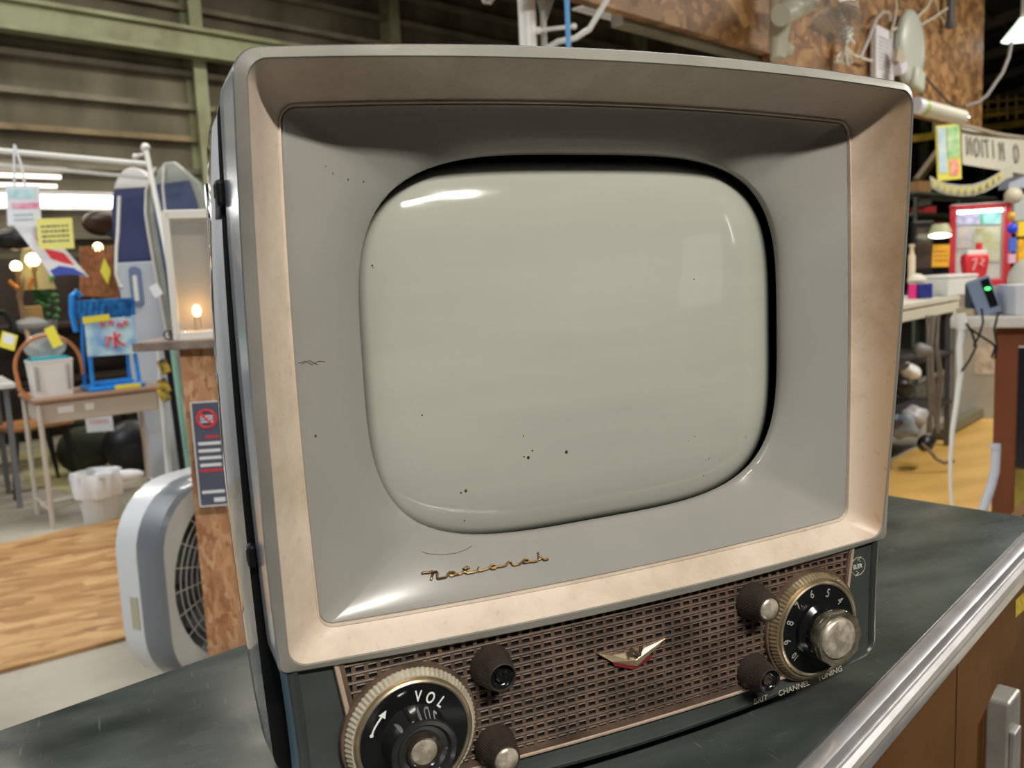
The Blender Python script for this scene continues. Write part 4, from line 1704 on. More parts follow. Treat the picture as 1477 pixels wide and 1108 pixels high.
b = MB()
b.prism([(-0.155, 1.58), (-0.23, 1.62), (-0.155, 1.68)], 1, -0.02, 0.02)
b.build('fin', m_blk, sa)

H_ = 2.03
sb = board('surf_board', G(326, 700, ZF), CYAW, radians(-4.5), [
    ('clear_cover', [(x, z) for x, z in bo(0.0, 2.025, w=0.20)], mat('milky_board_cover', (0.36, 0.38, 0.34), 0.25, noise=0.1, nscale=6), 0.0)], 0.06,
    'grey covered surf board with pale piping, leaning beside the navy paddle board', 'surf board')
b = MB()
for s in (-1, -0.35):
    b.tube([(x * (1 if s == -1 else 0.35) * -1, -0.045, z) for x, z in bo(0.2, 2.0, w=0.19)[:15]], 0.008, 6)
b.build('piping', m_white, sb, smooth=True)
b = MB()
b.prism([(x * 0.8, z) for x, z in bo(1.1, 1.90, w=0.17)], 1, -0.045, -0.031)
b.build('navy_panel', mat('dusty_navy', (0.06, 0.08, 0.17), 0.4), sb)

# post of strand board with slab, framed lantern
pl0, pr0 = D(266, 505, 2.5), D(311, 505, 2.5)
pc = D(289, 505, 2.5)
ztop = D(289, 499, 2.5).z
b = MB()
b.box((0, 0, (ztop + 1.06) / 2), (0.088, 0.11, ztop + 1.06))
post = b.build('board_post', osb('strand_board_post', (0.30, 0.13, 0.05), (0.48, 0.235, 0.11), (0.66, 0.40, 0.22), 55, (1, 1, 0.4)), None, loc=GLOC(pc), rz=CYAW + 0.12)
tag(post, 'strand board post with a no-photography poster, rising behind the counter left of the set', 'post')
b = MB()
b.box((0, 0, 0.012), (0.26, 0.20, 0.024))
o = b.build('shelf_slab', mat('grey_brown_slab', (0.24, 0.19, 0.16), 0.6, noise=0.3, nscale=20), None, loc=Vector((pc.x - 0.02, pc.y, ztop)), rz=CYAW + 0.05, bevel=0.003)
tag(o, 'grey-brown shelf slab lying on top of the strand board post', 'shelf')
slabz = ztop + 0.024
# poster
po = thing('prohibition_poster', 'dark poster with a red no-entry ring and white writing on the strand board post', 'poster', (0, 0, 0))
pp = D(303, 655, 2.42)
po.location = pp
po.rotation_euler = (0, 0.0, CYAW + 0.12)
b = MB()
b.box((0, 0, 0), (0.078, 0.002, 0.29))
b.build('sheet', mat('slate_poster', (0.10, 0.11, 0.16), 0.35), po)
b = MB()
for s in (-1, 1):
    b.box((s * 0.038, -0.0015, 0), (0.003, 0.001, 0.29))
    b.box((0, -0.0015, s * 0.144), (0.078, 0.001, 0.003))
b.build('white_border', m_paper, po)
b = MB()
b.tube([(0.024 * cos(a), -0.003, 0.098 + 0.024 * sin(a)) for a in [2 * pi * k / 28 for k in range(28)]], 0.0035, 6, closed=True)
b.tube([(-0.017, -0.003, 0.115), (0.017, -0.003, 0.081)], 0.003, 6)
b.build('red_ring', m_red, po)
for x_, z_, w_ in ((0.01, 0.048, 0.035), (0, -0.045, 0.062)):
    b = MB()
    b.box((x_, -0.0015, z_), (w_, 0.001, 0.006))
    b.build('red_line', m_red, po)
for x_, z_, w_, h_ in ((0, 0.105, 0.034, 0.004), (0, 0.098, 0.034, 0.004), (0, 0.090, 0.034, 0.004), (0.002, 0.030, 0.060, 0.008), (0, 0.010, 0.058, 0.008), (0.001, -0.010, 0.060, 0.008), (0, -0.030, 0.056, 0.008), (0, -0.105, 0.060, 0.008), (0.015, -0.128, 0.030, 0.012)):
    b = MB()
    b.box((x_, -0.0015, z_), (w_, 0.001, h_))
    b.build('white_line', m_paper, po)
# framed lantern on the slab
la = thing('glass_lantern', 'tall white-framed glass lantern with a glowing bulb on the shelf slab', 'lantern', Vector((pc.x, pc.y, slabz)), CYAW + 0.35)
m_wf = mat('white_painted_frame', (0.78, 0.76, 0.70), 0.45)
b = MB()
hw_, hd_, hh_ = 0.058, 0.05, 0.345
for x in (-hw_, hw_):
    for y in (-hd_, hd_):
        b.box((x, y, hh_ / 2), (0.018, 0.018, hh_))
for z in (0.008, hh_ - 0.008):
    for s in (-1, 1):
        b.box((0, s * hd_, z), (2 * hw_, 0.018, 0.022))
        b.box((s * hw_, 0, z), (0.014, 2 * hd_, 0.016))
b.build('frame', m_wf, la, bevel=0.002)
b = MB()
b.box((0, 0, hh_), (2 * hw_ + 0.012, 2 * hd_ + 0.012, 0.01))
b.build('roof_plate', m_wf, la, bevel=0.002)
b = MB()
b.box((hw_, 0, hh_ / 2), (0.004, 2 * hd_ - 0.014, hh_ - 0.03))
b.box((0, hd_, hh_ / 2), (2 * hw_ - 0.014, 0.004, hh_ - 0.03))
b.build('cream_panel', mat('khaki_lantern_panel', (0.30, 0.26, 0.18), 0.5), la)
b = MB()
b.box((0, -hd_, hh_ / 2), (2 * hw_ - 0.014, 0.002, hh_ - 0.03))
b.build('glass_pane', mat('clear_lantern_glass', (0.9, 0.9, 0.9), 0.02, alpha=0.15), la)
b = MB()
b.lathe([(0.0, 0.02), (0.012, 0.022), (0.008, 0.06), (0, 0.06)], (0, 0, 0), 'Z', 16)
b.build('candle_holder', plain('brass', (0.6, 0.42, 0.15), 0.3, metal=0.9), la, smooth=True)
b = MB()
b.ball((0, 0, 0.075), 0.011, (1, 1, 1.5), seg=14)
b.build('bulb', plain('warm_bulb', (1, 0.7, 0.3), 0.4, emit=(1, 0.55, 0.15), estr=40), la, smooth=True)
for i, (px, w_) in enumerate(((243, 0.011), (252, 0.013), (264, 0.012))):
    q = D(px, 488, 2.44)
    b = MB()
    b.tube([(w_ * cos(a), 0, 0.014 + w_ * 1.1 * sin(a)) for a in [2 * pi * k / 18 for k in range(18)]], 0.0022, 6, closed=True)
    o = b.build('curtain_ring', m_blk if i < 2 else m_chrome, None, smooth=True, loc=Vector((q.x, q.y, slabz)), rz=CYAW)
    tag(o, ('black ring standing at the left end of the shelf slab', 'second black ring on the shelf slab, nearer the lantern', 'shiny metal ring on the shelf slab beside the lantern')[i], 'ring', 'rings on the shelf slab')

# rods standing behind the post
m_rodc = [mat('black_rod', (0.01, 0.01, 0.012), 0.3), mat('mint_rod', (0.30, 0.55, 0.45), 0.35), mat('dark_rod', (0.03, 0.028, 0.03), 0.3), mat('white_rod', (0.7, 0.7, 0.68), 0.3)]
for i, (xa, xb, d, lab) in enumerate(((238, 258, 3.4, 'black fishing rod behind the strand board post'), (247, 268, 3.5, 'mint green rod beside the black fishing rod'), (243, 262, 3.55, 'dark rod between the black and the mint green rod'), (228, 240, 3.45, 'white rod leftmost of the rods behind the post'))):
    t = thing('fishing_rod', lab, 'rod', GLOC(D(xb, 640, d)), 0, 'rods behind the strand board post')
    off = -t.location
    a_, c_ = D(xa, 490, d), D(xb, 640, d)
    e_ = c_ + (c_ - a_) * ((ZF - c_.z) / (c_.z - a_.z))
    b = MB()
    b.cyl(a_ + off, e_ + off, 0.010, 0.014, seg=8)
    b.build('rod_shaft', m_rodc[i], t, smooth=True)
    if i == 0:
        b = MB()
        for k, yy in enumerate((520, 548, 560)):
            b.cyl(D(xa - 6, yy, d - 0.03) + off, D(xa + 3, yy + 18, d - 0.03) + off, 0.018, seg=12)
        b.build('reel', mat('yellow_spool', (0.75, 0.50, 0.03), 0.4, col2=(0.02, 0.02, 0.02), nscale=40), t, smooth=True)

# box fan
FD = 2.95
fo_ = G(222, 925, ZF)
fp = D(326, 800, FD)
fan = thing('box_fan', 'large grey box fan standing on the floor behind the counter', 'fan', GLOC(fp), radians(39))
ztf = D(240, 672, FD).z
FH = ztf - ZF
FWd = 0.70
FT = 0.20
m_fan = mat('grey_green_fan_plastic', (0.44, 0.46, 0.45), 0.25, coat=0.4)
m_fand = mat('dark_slate_fan_band', (0.16, 0.18, 0.20), 0.3, coat=0.4)


def rr(hw, z0, z1, r, n=8):
    out_ = []
    for cx_, cz_, a0 in ((hw - r, z1 - r, 0), (-hw + r, z1 - r, pi / 2), (-hw + r, z0 + r, pi), (hw - r, z0 + r, 1.5 * pi)):
        for k in range(n + 1):
            a = a0 + pi / 2 * k / n
            out_.append((cx_ + r * cos(a), cz_ + r * sin(a)))
    return out_


zb_ = 0.05
b = MB()
L_ = lambda hw, z0, z1, r, y: [Vector((x, y, z)) for x, z in rr(hw, z0, z1, r)]
b.loft([L_(FWd / 2 - 0.012, zb_ + 0.012, FH - 0.012, 0.19, -FT / 2), L_(FWd / 2, zb_, FH, 0.20, -FT / 2 + 0.015), L_(FWd / 2, zb_, FH, 0.20, -FT * 0.0), ])
b.build('front_shell', m_fand, fan, smooth=True, sharp=40)
b = MB()
b.loft([L_(FWd / 2, zb_, FH, 0.20, 0.0), L_(FWd / 2 - 0.002, zb_ + 0.002, FH - 0.002, 0.20, FT / 2 - 0.01), L_(FWd / 2 - 0.015, zb_ + 0.015, FH - 0.015, 0.19, FT / 2)])
b.build('rear_shell', mat('white_grey_fan_plastic', (0.62, 0.64, 0.66), 0.25, coat=0.4), fan, smooth=True, sharp=40)
b = MB()
b.loft([L_(FWd / 2 - 0.012, zb_ + 0.012, FH - 0.012, 0.19, -FT / 2), [Vector((0.30 * cos(a), -FT / 2 + 0.012, (zb_ + FH) / 2 + 0.30 * sin(a))) for a in [2 * pi * (k + 0.5) / 36 for k in range(36)]], [Vector((0.28 * cos(a), -FT / 2 + 0.08, (zb_ + FH) / 2 + 0.28 * sin(a))) for a in [2 * pi * (k + 0.5) / 36 for k in range(36)]]])
b.build('front_ring', m_fan, fan, smooth=True, sharp=40)
b = MB()
czf = (zb_ + FH) / 2
for k in range(11):
    r_ = 0.05 + 0.022 * k
    b.tube([(r_ * cos(a), -FT / 2 + 0.02 + 0.02 * 0, czf + r_ * sin(a)) for a in [2 * pi * j / 40 for j in range(40)]], 0.0022, 4, closed=True)
for k in range(24):
    a = 2 * pi * k / 24
    b.cyl((0.04 * cos(a), -FT / 2 + 0.022, czf + 0.04 * sin(a)), (0.295 * cos(a), -FT / 2 + 0.022, czf + 0.295 * sin(a)), 0.0018, seg=4)
b.build('grille', mat('grille_grey_plastic', (0.42, 0.42, 0.40), 0.4), fan, smooth=True)
for k in range(5):
    b = MB()
    a0 = 2 * pi * k / 5
    pts0, pts1 = [], []
    for j in range(7):
        t_ = j / 6
        r_ = 0.05 + 0.20 * t_
        pts0.append(Vector((r_ * cos(a0), 0.0, czf + r_ * sin(a0))))
        pts1.append(Vector((r_ * cos(a0 + 0.9 - 0.2 * t_), 0.04, czf + r_ * sin(a0 + 0.9 - 0.2 * t_))))
    b.loft([pts0, pts1], closed=False)
    b.loft([[p + Vector((0, 0.004, 0)) for p in pts0], [p + Vector((0, 0.004, 0)) for p in pts1]], closed=False)
    b.build('blade', mat('dark_fan_blade', (0.05, 0.055, 0.06), 0.3), fan, smooth=True)
b = MB()
b.loft([[Vector((x, FT / 2 - 0.004, z)) for x, z in rr(FWd / 2 - 0.02, zb_ + 0.02, FH - 0.02, 0.18)], [Vector((x, FT / 2 - 0.001, z)) for x, z in rr(FWd / 2 - 0.02, zb_ + 0.02, FH - 0.02, 0.18)]], cap0=True, cap1=True)
b.build('back_grid', mat('dark_grey_grid', (0.10, 0.11, 0.11), 0.5), fan)  # even dark grey panel closing the back
b = MB()
b.box((0.0, 0.0, 0.025), (0.42, 0.20, 0.05))
b.build('foot_stand', m_fand, fan, bevel=0.01)
b = MB()
b.cyl((0.0, -0.04, FH - 0.002), (0.0, -0.04, FH + 0.02), 0.03, 0.025, seg=20)
b.build('timer_knob', m_white, fan, smooth=True)
b = MB()
b.box((-FWd / 2 - 0.001, 0.03, 0.32), (0.003, 0.03, 0.10))
b.build('rating_label', mat('khaki_label', (0.42, 0.40, 0.28), 0.5), fan)

# fluorescent fittings
m_tube = mat('lit_tube', (1, 1, 1), 0.5, emit=(1.0, 0.97, 0.90), estr=7.0)
m_tubeb = mat('lit_tube_pale', (1, 1, 1), 0.5, emit=(1.0, 0.93, 0.82), estr=1.6)
tf = thing('fluorescent_light', 'bright fluorescent tube light behind the hanging cards', 'light', D(40, 290, 6.4), BY)
b = MB()
b.cyl((-1.2, 0, 0), (0.62, 0, 0.0), 0.042, seg=16)
b.ball((0.62, 0, 0), 0.042, (1.2, 1, 1), seg=16)
b.build('tube', m_tube, tf, smooth=True)
b = MB()
b.box((-0.3, 0.02, 0.06), (1.9, 0.10, 0.03))
b.box((-0.3, 0.0, -0.055), (1.86, 0.02, 0.012))
b.build('housing', m_white, tf, bevel=0.005)
tf2 = thing('fluorescent_light', 'paler twin-tube ceiling light directly under the white rail', 'light', D(30, 254, 7.2), BY)
b = MB()
b.box((-0.4, 0.05, 0.06), (1.5, 0.18, 0.04))
b.build('housing', m_desk, tf2, bevel=0.005)
for z, y in ((0.0, -0.02), (-0.065, 0.09)):
    b = MB()
    b.cyl((-1.1, y, z), (0.30, y, z), 0.018, seg=12)
    b.build('tube', m_tubeb, tf2, smooth=True)

# hanging cards
hc = thing('hanging_card', 'white hanging price card with teal and pink print on white ribbons', 'card', D(34, 297, 4.6), CYAW)
b = MB()
b.box((0, 0, 0), (0.175, 0.004, 0.205), rot=Matrix.Rotation(0.06, 3, 'Y'))
b.build('card_sheet', m_paper, hc)
b = MB()
b.box((0.0, -0.004, 0.06), (0.14, 0.002, 0.045), rot=Matrix.Rotation(0.06, 3, 'Y'))
b.build('teal_print', mat('teal_print', (0.35, 0.66, 0.72), 0.6, col2=(0.7, 0.82, 0.84), nscale=25), hc)
b = MB()
b.box((0.012, -0.004, 0.0), (0.145, 0.002, 0.030), rot=Matrix.Rotation(0.03, 3, 'Y'))
b.build('pink_print', mat('pink_print', (0.75, 0.22, 0.36), 0.6, col2=(0.85, 0.55, 0.66), nscale=25), hc)
b = MB()
for z in (-0.045, -0.07):
    b.box((-0.005, -0.004, z), (0.10, 0.002, 0.010))
b.build('grey_print', mat('grey_print', (0.45, 0.52, 0.62), 0.6), hc)
b = MB()
for x in (-0.035, 0.02):
    b.tube([(x, 0, 0.10), (x * 0.7, 0, 0.20), (-0.01, 0.0, 0.31)], 0.006, 6)
b.build('ribbon', m_paper, hc, smooth=True)
yc = card('yellow_note', 80, 337, 4.55, 0.182, 0.155, 0.02, mat('pale_yellow_card', (0.85, 0.80, 0.22), 0.6), 'square yellow note with handwriting hanging below the white card', 'note')
marks(yc, 0.14, 0.10, 4, m_ink)
# sail-like banner
bn = thing('sail_banner', 'white, red and blue pointed banner hanging diagonally below the yellow note', 'banner', D(70, 365, 4.75), CYAW)
mpx = 4.75 / FPX
P2 = lambda x, y: ((x - 70) * mpx, -(y - 365) * mpx)
b = MB()
b.prism([P2(24, 322), P2(52, 318), P2(95, 362), P2(124, 402), P2(98, 396), P2(70, 398), P2(58, 376)], 1, -0.003, 0.003)
b.build('banner_cloth', mat('white_cloth', (0.78, 0.78, 0.80), 0.7), bn)
b = MB()
b.prism([P2(50, 335), P2(66, 358), P2(92, 366), P2(106, 384), P2(90, 380), P2(74, 374), P2(60, 352)], 1, -0.006, -0.003)
b.build('red_figure', m_red, bn)
b = MB()
b.prism([P2(70, 390), P2(84, 384), P2(104, 388), P2(122, 400), P2(98, 397), P2(74, 398)], 1, -0.006, -0.003)
b.build('blue_wave', mat('blue_print', (0.05, 0.08, 0.42), 0.6), bn)

# shelves of curios behind (far left)
cx_shelf = D(60, 480, 6.4)
sh = thing('curio_shelf', 'dark wooden display shelf behind the desk at the far left', 'shelf', GLOC(D(55, 480, 6.6)), radians(10))
b = MB()
for z in (1.02, 0.62):
    b.box((0, 0, z), (1.6, 0.36, 0.03))
for x in (-0.79, 0.79):
    b.box((x, 0, 0.76), (0.03, 0.36, 1.52))
b.box((0, 0.18, 0.95), (1.6, 0.01, 1.15))
b.build('shelf_body', mat('dark_brown_shelf', (0.05, 0.036, 0.026), 0.6), sh)
spos = lambda x, y, z: sh.location + Matrix.Rotation(radians(10), 3, 'Z') @ Vector((x, y, z))


def blob(name, px, py, d, r, s, material, lab, cat, rz=0.0):
    b = MB()
    b.ball((0, 0, 0), r, s, seg=18)
    o = b.build(name, material, None, smooth=True, loc=D(px, py, d), rz=rz)
    return tag(o, lab, cat)


mpd = lambda d: d / FPX
lamp_m = mat('warm_lamp_glow', (1, 0.8, 0.5), 0.4, emit=(1.0, 0.72, 0.36), estr=9)
pl_ = thing('potted_plant', 'bushy green artificial plant on the curio shelf', 'plant', D(68, 462, 6.3))
b = MB()
random.seed(3)
for k in range(70):
    c = Vector((random.gauss(0, 0.035), random.gauss(0, 0.03), random.uniform(0.0, 0.30)))
    b.ball(c, 0.022, (1, 0.8, 0.7), seg=6)
b.build('foliage', mat('leaf_green', (0.06, 0.22, 0.07), 0.6, noise=0.4, nscale=20), pl_)
b = MB()
b.lathe([(0, -0.13), (0.05, -0.13), (0.065, 0.0), (0, 0)], (0, 0, 0), 'Z', 20)
b.build('pot', mat('grey_pot', (0.30, 0.30, 0.30), 0.5), pl_, smooth=True, sharp=40)
blob('black_hat', 22, 345, 5.8, 0.12, (1.2, 0.8, 0.6), m_blk, 'round black hat hanging at the far left above the lit lamps', 'hat')
for i, (px, py, r_, lab) in enumerate(((23, 384, 0.035, 'lit lamp bulb furthest left, above the curio shelf'), (47, 375, 0.045, 'largest lit lamp bulb above the curio shelf'), (141, 357, 0.032, 'lit bulb hanging in front of the wicker lampshade'), (129, 382, 0.026, 'lit bulb on a silver stand above the blue ice shaver'))):
    t = thing('lit_lamp', lab, 'lamp', D(px, py, 6.0), 0, 'lit bulbs of the left stalls')
    b = MB()
    b.ball((0, 0, 0), r_, seg=14)
    b.build('bulb', lamp_m, t, smooth=True)
    b = MB()
    b.cyl((0, 0, -r_), (0, 0, -r_ - 0.10 - 0.05 * i), 0.012, seg=10)
    b.cyl((0, 0, -r_ * 0.7), (0, 0, -r_ - 0.03), 0.022, seg=12)
    b.build('lamp_stem', m_chrome if i == 3 else plain('brass', (0.6, 0.42, 0.15), 0.3), t, smooth=True)
b = MB()
b.lathe([(0.05, 0.16), (0.13, -0.16), (0.126, -0.16), (0.046, 0.16)], (0, 0, 0), 'Z', 24)
o = b.build('cream_lampshade', mat('olive_cream_shade', (0.38, 0.33, 0.15), 0.6), None, smooth=True, loc=D(48, 385, 6.25))
tag(o, 'olive-cream conical lampshade behind the lit bulbs at the far left', 'lampshade')
for i, (a_, c_) in enumerate((((14, 406), (26, 416)), ((47, 400), (41, 417)))):
    b = MB()
    b.cyl(D(a_[0], a_[1], 6.0), D(c_[0], c_[1], 6.0), 0.014, seg=8)
    tag(b.build('orange_stick', mat('orange_glow_plastic', (0.85, 0.30, 0.05), 0.3), None, smooth=True), ('orange stick slanting down right, below the leftmost bulb', 'orange stick slanting down left, below the largest bulb')[i], 'stick')
b = MB()
b.box((0, 0, 0), (0.13, 0.1, 0.095))
o = b.build('wooden_box', mat('golden_wood', (0.45, 0.28, 0.10), 0.4), None, loc=D(46, 451, 6.2), rz=0.1, bevel=0.01)
tag(o, 'small golden wooden box left of the green plant', 'box')
b = MB()
b.ball((0, 0, 0.04), 0.10, (1.1, 0.9, 0.6), seg=14)
o = b.build('grey_pouch', mat('grey_cloth', (0.28, 0.28, 0.29), 0.8), None, smooth=True, loc=D(46, 478, 6.15))
tag(o, 'grey pouch below the golden wooden box', 'pouch')
b = MB()
b.tube([D(28, 430, 6.1), D(36, 470, 6.1), D(44, 498, 6.0), D(60, 505, 5.9)], 0.016, 8)
b.tube([D(32, 400, 6.1), D(28, 430, 6.1)], 0.02, 8)
tag(b.build('crooked_branch', mat('dry_branch', (0.30, 0.20, 0.12), 0.7), None, smooth=True), 'crooked tan branch standing left of the grey pouch', 'branch')
b = MB()
b.tube([D(x, y, 6.05) for x, y in ((-5, 450), (8, 452), (18, 465), (20, 485), (10, 492))], 0.022, 8)
tag(b.build('black_hook', m_blk, None, smooth=True), 'curved black bar at the far left above the stall table', 'bar')
wi = thing('wicker_lampshade', 'reddish brown slatted wicker shade with a yellow diamond tag', 'lampshade', D(140, 392, 5.9), CYAW)
b = MB()
for k in range(12):
    x0 = -0.14 + k * 0.024
    b.cyl((x0 * 0.9, 0.02 * abs(k - 6) / 6, -0.16), (x0 * 1.0 + 0.04, 0.02 * abs(k - 6) / 6, 0.17), 0.008, seg=6)
b.box((0.0, 0.03, -0.02), (0.26, 0.006, 0.30), rot=Matrix.Rotation(0.12, 3, 'Y'))
b.build('slats', mat('red_brown_bamboo', (0.42, 0.17, 0.07), 0.5, noise=0.35, nscale=25), wi)
b = MB()
b.prism([(0.035, 0.0), (0.07, 0.09), (0.105, 0.0), (0.075, -0.09)], 1, -0.03, -0.026)
b.build('yellow_tag', m_yel, wi)
b = MB()
b.tube([D(170, 338, 5.2), D(168, 360, 5.2), D(167, 395, 5.2), D(173, 414, 5.2)], 0.009, 8)
b.ball(D(175, 414, 5.2), 0.012, seg=8)
b.cyl(D(170, 338, 5.2), D(172, 283, 5.2), 0.010)
tag(b.build('white_strap', m_pipe, None, smooth=True), 'white strap hanging along the left edge of the navy paddle board', 'strap')
blob('leather_bag', 148, 322, 6.6, 0.12, (1.3, 0.6, 0.8), mat('dark_leather', (0.035, 0.014, 0.007), 0.4), 'dark brown leather bag hanging below the bright tube', 'bag', 0.5)
card('paper_tag', 225, 419, 4.7, 0.05, 0.065, -0.45, m_paper, 'small white paper tag tied to the slanting pole', 'tag')
blob('straw_hat', 268, 262, 6.5, 0.07, (1.0, 1, 0.9), mat('straw', (0.12, 0.09, 0.04), 0.8), 'straw hat in the gloom behind the boards', 'hat')
# dark backdrop rack between wall and stalls
rk = thing('storage_rack', 'dark storage rack standing behind the left stalls', 'rack', GLOC(D(165, 500, 8.3)), BY)
for x in (-1.9, -0.9, 0.1, 1.1):
    for y in (-0.2, 0.2):
        b = MB()
        b.box((x, y, 0.75), (0.04, 0.04, 1.5))
        b.build('upright', m_greyleg, rk)
for z in (0.2, 0.72, 1.24):
    b = MB()
    b.box((-0.4, 0, z), (3.0, 0.42, 0.03))
    b.build('shelf_board', mat('dark_brown_shelf', (0.05, 0.036, 0.026), 0.6), rk)
random.seed(11)
cols = [(0.05, 0.05, 0.055), (0.16, 0.12, 0.08), (0.30, 0.28, 0.24), (0.10, 0.13, 0.10), (0.35, 0.12, 0.06), (0.08, 0.10, 0.2)]
names_ = ['black', 'brown', 'beige', 'dark green', 'rust red', 'navy']
ordn = ['first', 'second', 'third', 'fourth', 'fifth', 'sixth', 'seventh', 'eighth', 'ninth']
for z, lvl in ((0.72, 'middle'), (1.24, 'top')):
    x = -1.75
    nth = 0
    while x < 0.75:
        w_ = random.uniform(0.22, 0.34)
        h_ = random.uniform(0.16, 0.32)
        k = random.randrange(6)
        b = MB()
        b.box((0, 0, h_ / 2), (w_, 0.26, h_))
        b.box((0, 0, h_ + 0.008), (w_ * 1.04, 0.27, 0.016))
        q = rk.location + Matrix.Rotation(BY, 3, 'Z') @ Vector((x + w_ / 2, 0, z + 0.016))
        o = b.build('stock_box', plain('carton_' + names_[k].replace(' ', '_'), cols[k], 0.7), None, loc=q, rz=BY + random.uniform(-0.1, 0.1), bevel=0.006)
        tag(o, names_[k] + ' box, ' + ordn[nth] + ' from the left on the ' + lvl + ' shelf of the dark storage rack', 'box', 'boxes on the storage rack')
        nth += 1
        x += w_ + random.uniform(0.05, 0.12)

# ================================================================ overhead, behind the set
bpz = lambda px, py, d: D(px, py, d)


def pole_at(px, py, d, r, z0, z1, material, lab, name, cat):
    p = D(px, py, d)
    b = MB()
    b.cyl((0, 0, 0), (0, 0, z1 - z0), r, seg=20)
    o = b.build(name, material, None, smooth=True, loc=Vector((p.x, p.y, z0)))
    return tag(o, lab, cat)


pole_at(761, 40, 3.4, 0.034, ZF, 3.5, m_pipe, 'thick white pipe rising behind the top of the set', 'white_pipe', 'pipe')
pole_at(784, 40, 3.4, 0.012, ZF, 1.6, mat('grey_conduit', (0.45, 0.44, 0.40), 0.4), 'thin grey rod beside the thick white pipe', 'grey_rod', 'rod')
pole_at(819, 40, 3.1, 0.009, ZF, 3.2, mat('sky_blue_cord', (0.10, 0.36, 0.72), 0.4), 'bright blue hose hanging right of the white pipe', 'blue_hose', 'hose')
b = MB()
b.tube([D(x, y, 3.3) for x, y in ((790, 70), (805, 60), (830, 55), (850, 42), (862, 22), (874, 2), (884, -20))], 0.011, 8)
tag(b.build('white_cable', m_pipe, None, smooth=True), 'thick white cable curving up to the right of the blue hose', 'cable')
b = MB()
b.tube([D(x, y, 3.35) for x, y in ((777, 44), (800, 41), (828, 38))], 0.008, 8)
b.ball(D(777, 44, 3.35), 0.014, seg=8)
b.ball(D(828, 38, 3.35), 0.012, seg=8)
tag(b.build('cross_bar', m_pipe, None, smooth=True), 'short white cross bar behind the blue hose', 'bar')
b = MB()
b.tube([D(x, y, 3.3) for x, y in ((694, -12), (700, 3), (706, 4), (716, -12))], 0.010, 8)
tag(b.build('white_hook', m_pipe, None, smooth=True), 'tip of a white hook hanging at the top edge left of the pipe', 'hook')
b = MB()
for k in range(7):
    b.tube([D(772 + k * 5, -14, 3.45), D(780 + k * 2, 18, 3.45), D(783 + k * 0.5, 34, 3.45)], 0.003, 5)
tag(b.build('wire_bundle', mat('grey_wire', (0.40, 0.40, 0.40), 0.4), None), 'thin bundle of grey wires fanning out beside the white pipe', 'wires')
# wire basket with white box
wk = thing('wire_basket', 'white wire basket holding a pale box under the strand board at the top edge', 'basket', D(940, 0, 4.0), BY)
b = MB()
for k in range(22):
    x = -0.32 + k * 0.03
    b.cyl((x, 0.0, -0.05 - 0.0 * k), (x, 0.0, 0.25), 0.003, seg=5)
    b.cyl((x, 0, -0.05), (x, 0.2, -0.05), 0.003, seg=5)
for z in (-0.05, 0.05, 0.15, 0.25):
    b.cyl((-0.32, 0, z), (0.31, 0, z), 0.004, seg=5)
    b.cyl((-0.32, 0.2, z), (0.31, 0.2, z), 0.004, seg=5)
    for x in (-0.32, 0.31):
        b.cyl((x, 0, z), (x, 0.2, z), 0.004, seg=5)
b.build('wire_frame', m_pipe, wk)
b = MB()
b.box((0.12, 0.09, 0.08), (0.26, 0.15, 0.22))
b.build('pale_panel', mat('pale_grey_box', (0.62, 0.62, 0.60), 0.5), wk, bevel=0.01)


# things hung on the large strand board panel
def OP(px, py, off=0.0):
    """point on the strand board plane, off metres in front of it"""
    r = ray(px, py)
    t = (OV - off) / r.dot(V)
    return CAM + r * t


m_cream2 = mat('yellowed_cream_plastic', (0.60, 0.58, 0.46), 0.35)
wf = thing('wall_fan', 'yellowed cream wall fan with clear blades, mounted on the large strand board', 'fan', OP(1128, 20, 0.1), BY)
off = -wf.location
R_ = Matrix.Rotation(-BY, 3, 'Z')


def loc2(p):
    return R_ @ (p - wf.location)


b = MB()
b.tube([loc2(OP(x, y, 0.12)) for x, y in ((1128, -30), (1127, 20), (1124, 55), (1122, 85))], [0.06, 0.055, 0.042, 0.036], 14)
b.ball(loc2(OP(1135, 72, 0.13)), 0.035, (1, 1, 1), seg=14)
b.build('mounting_arm', m_cream2, wf, smooth=True)
b = MB()
b.tube([loc2(OP(x, y, 0.2)) for x, y in ((1126, 22), (1142, 14), (1160, 6), (1175, -6))], [0.05, 0.055, 0.05, 0.04], 14)
b.ball(loc2(OP(1140, 12, 0.2)), 0.062, (1.1, 1, 0.9), seg=16)
b.build('motor_housing', m_cream2, wf, smooth=True)
fc = loc2(OP(1196, 8, 0.34))
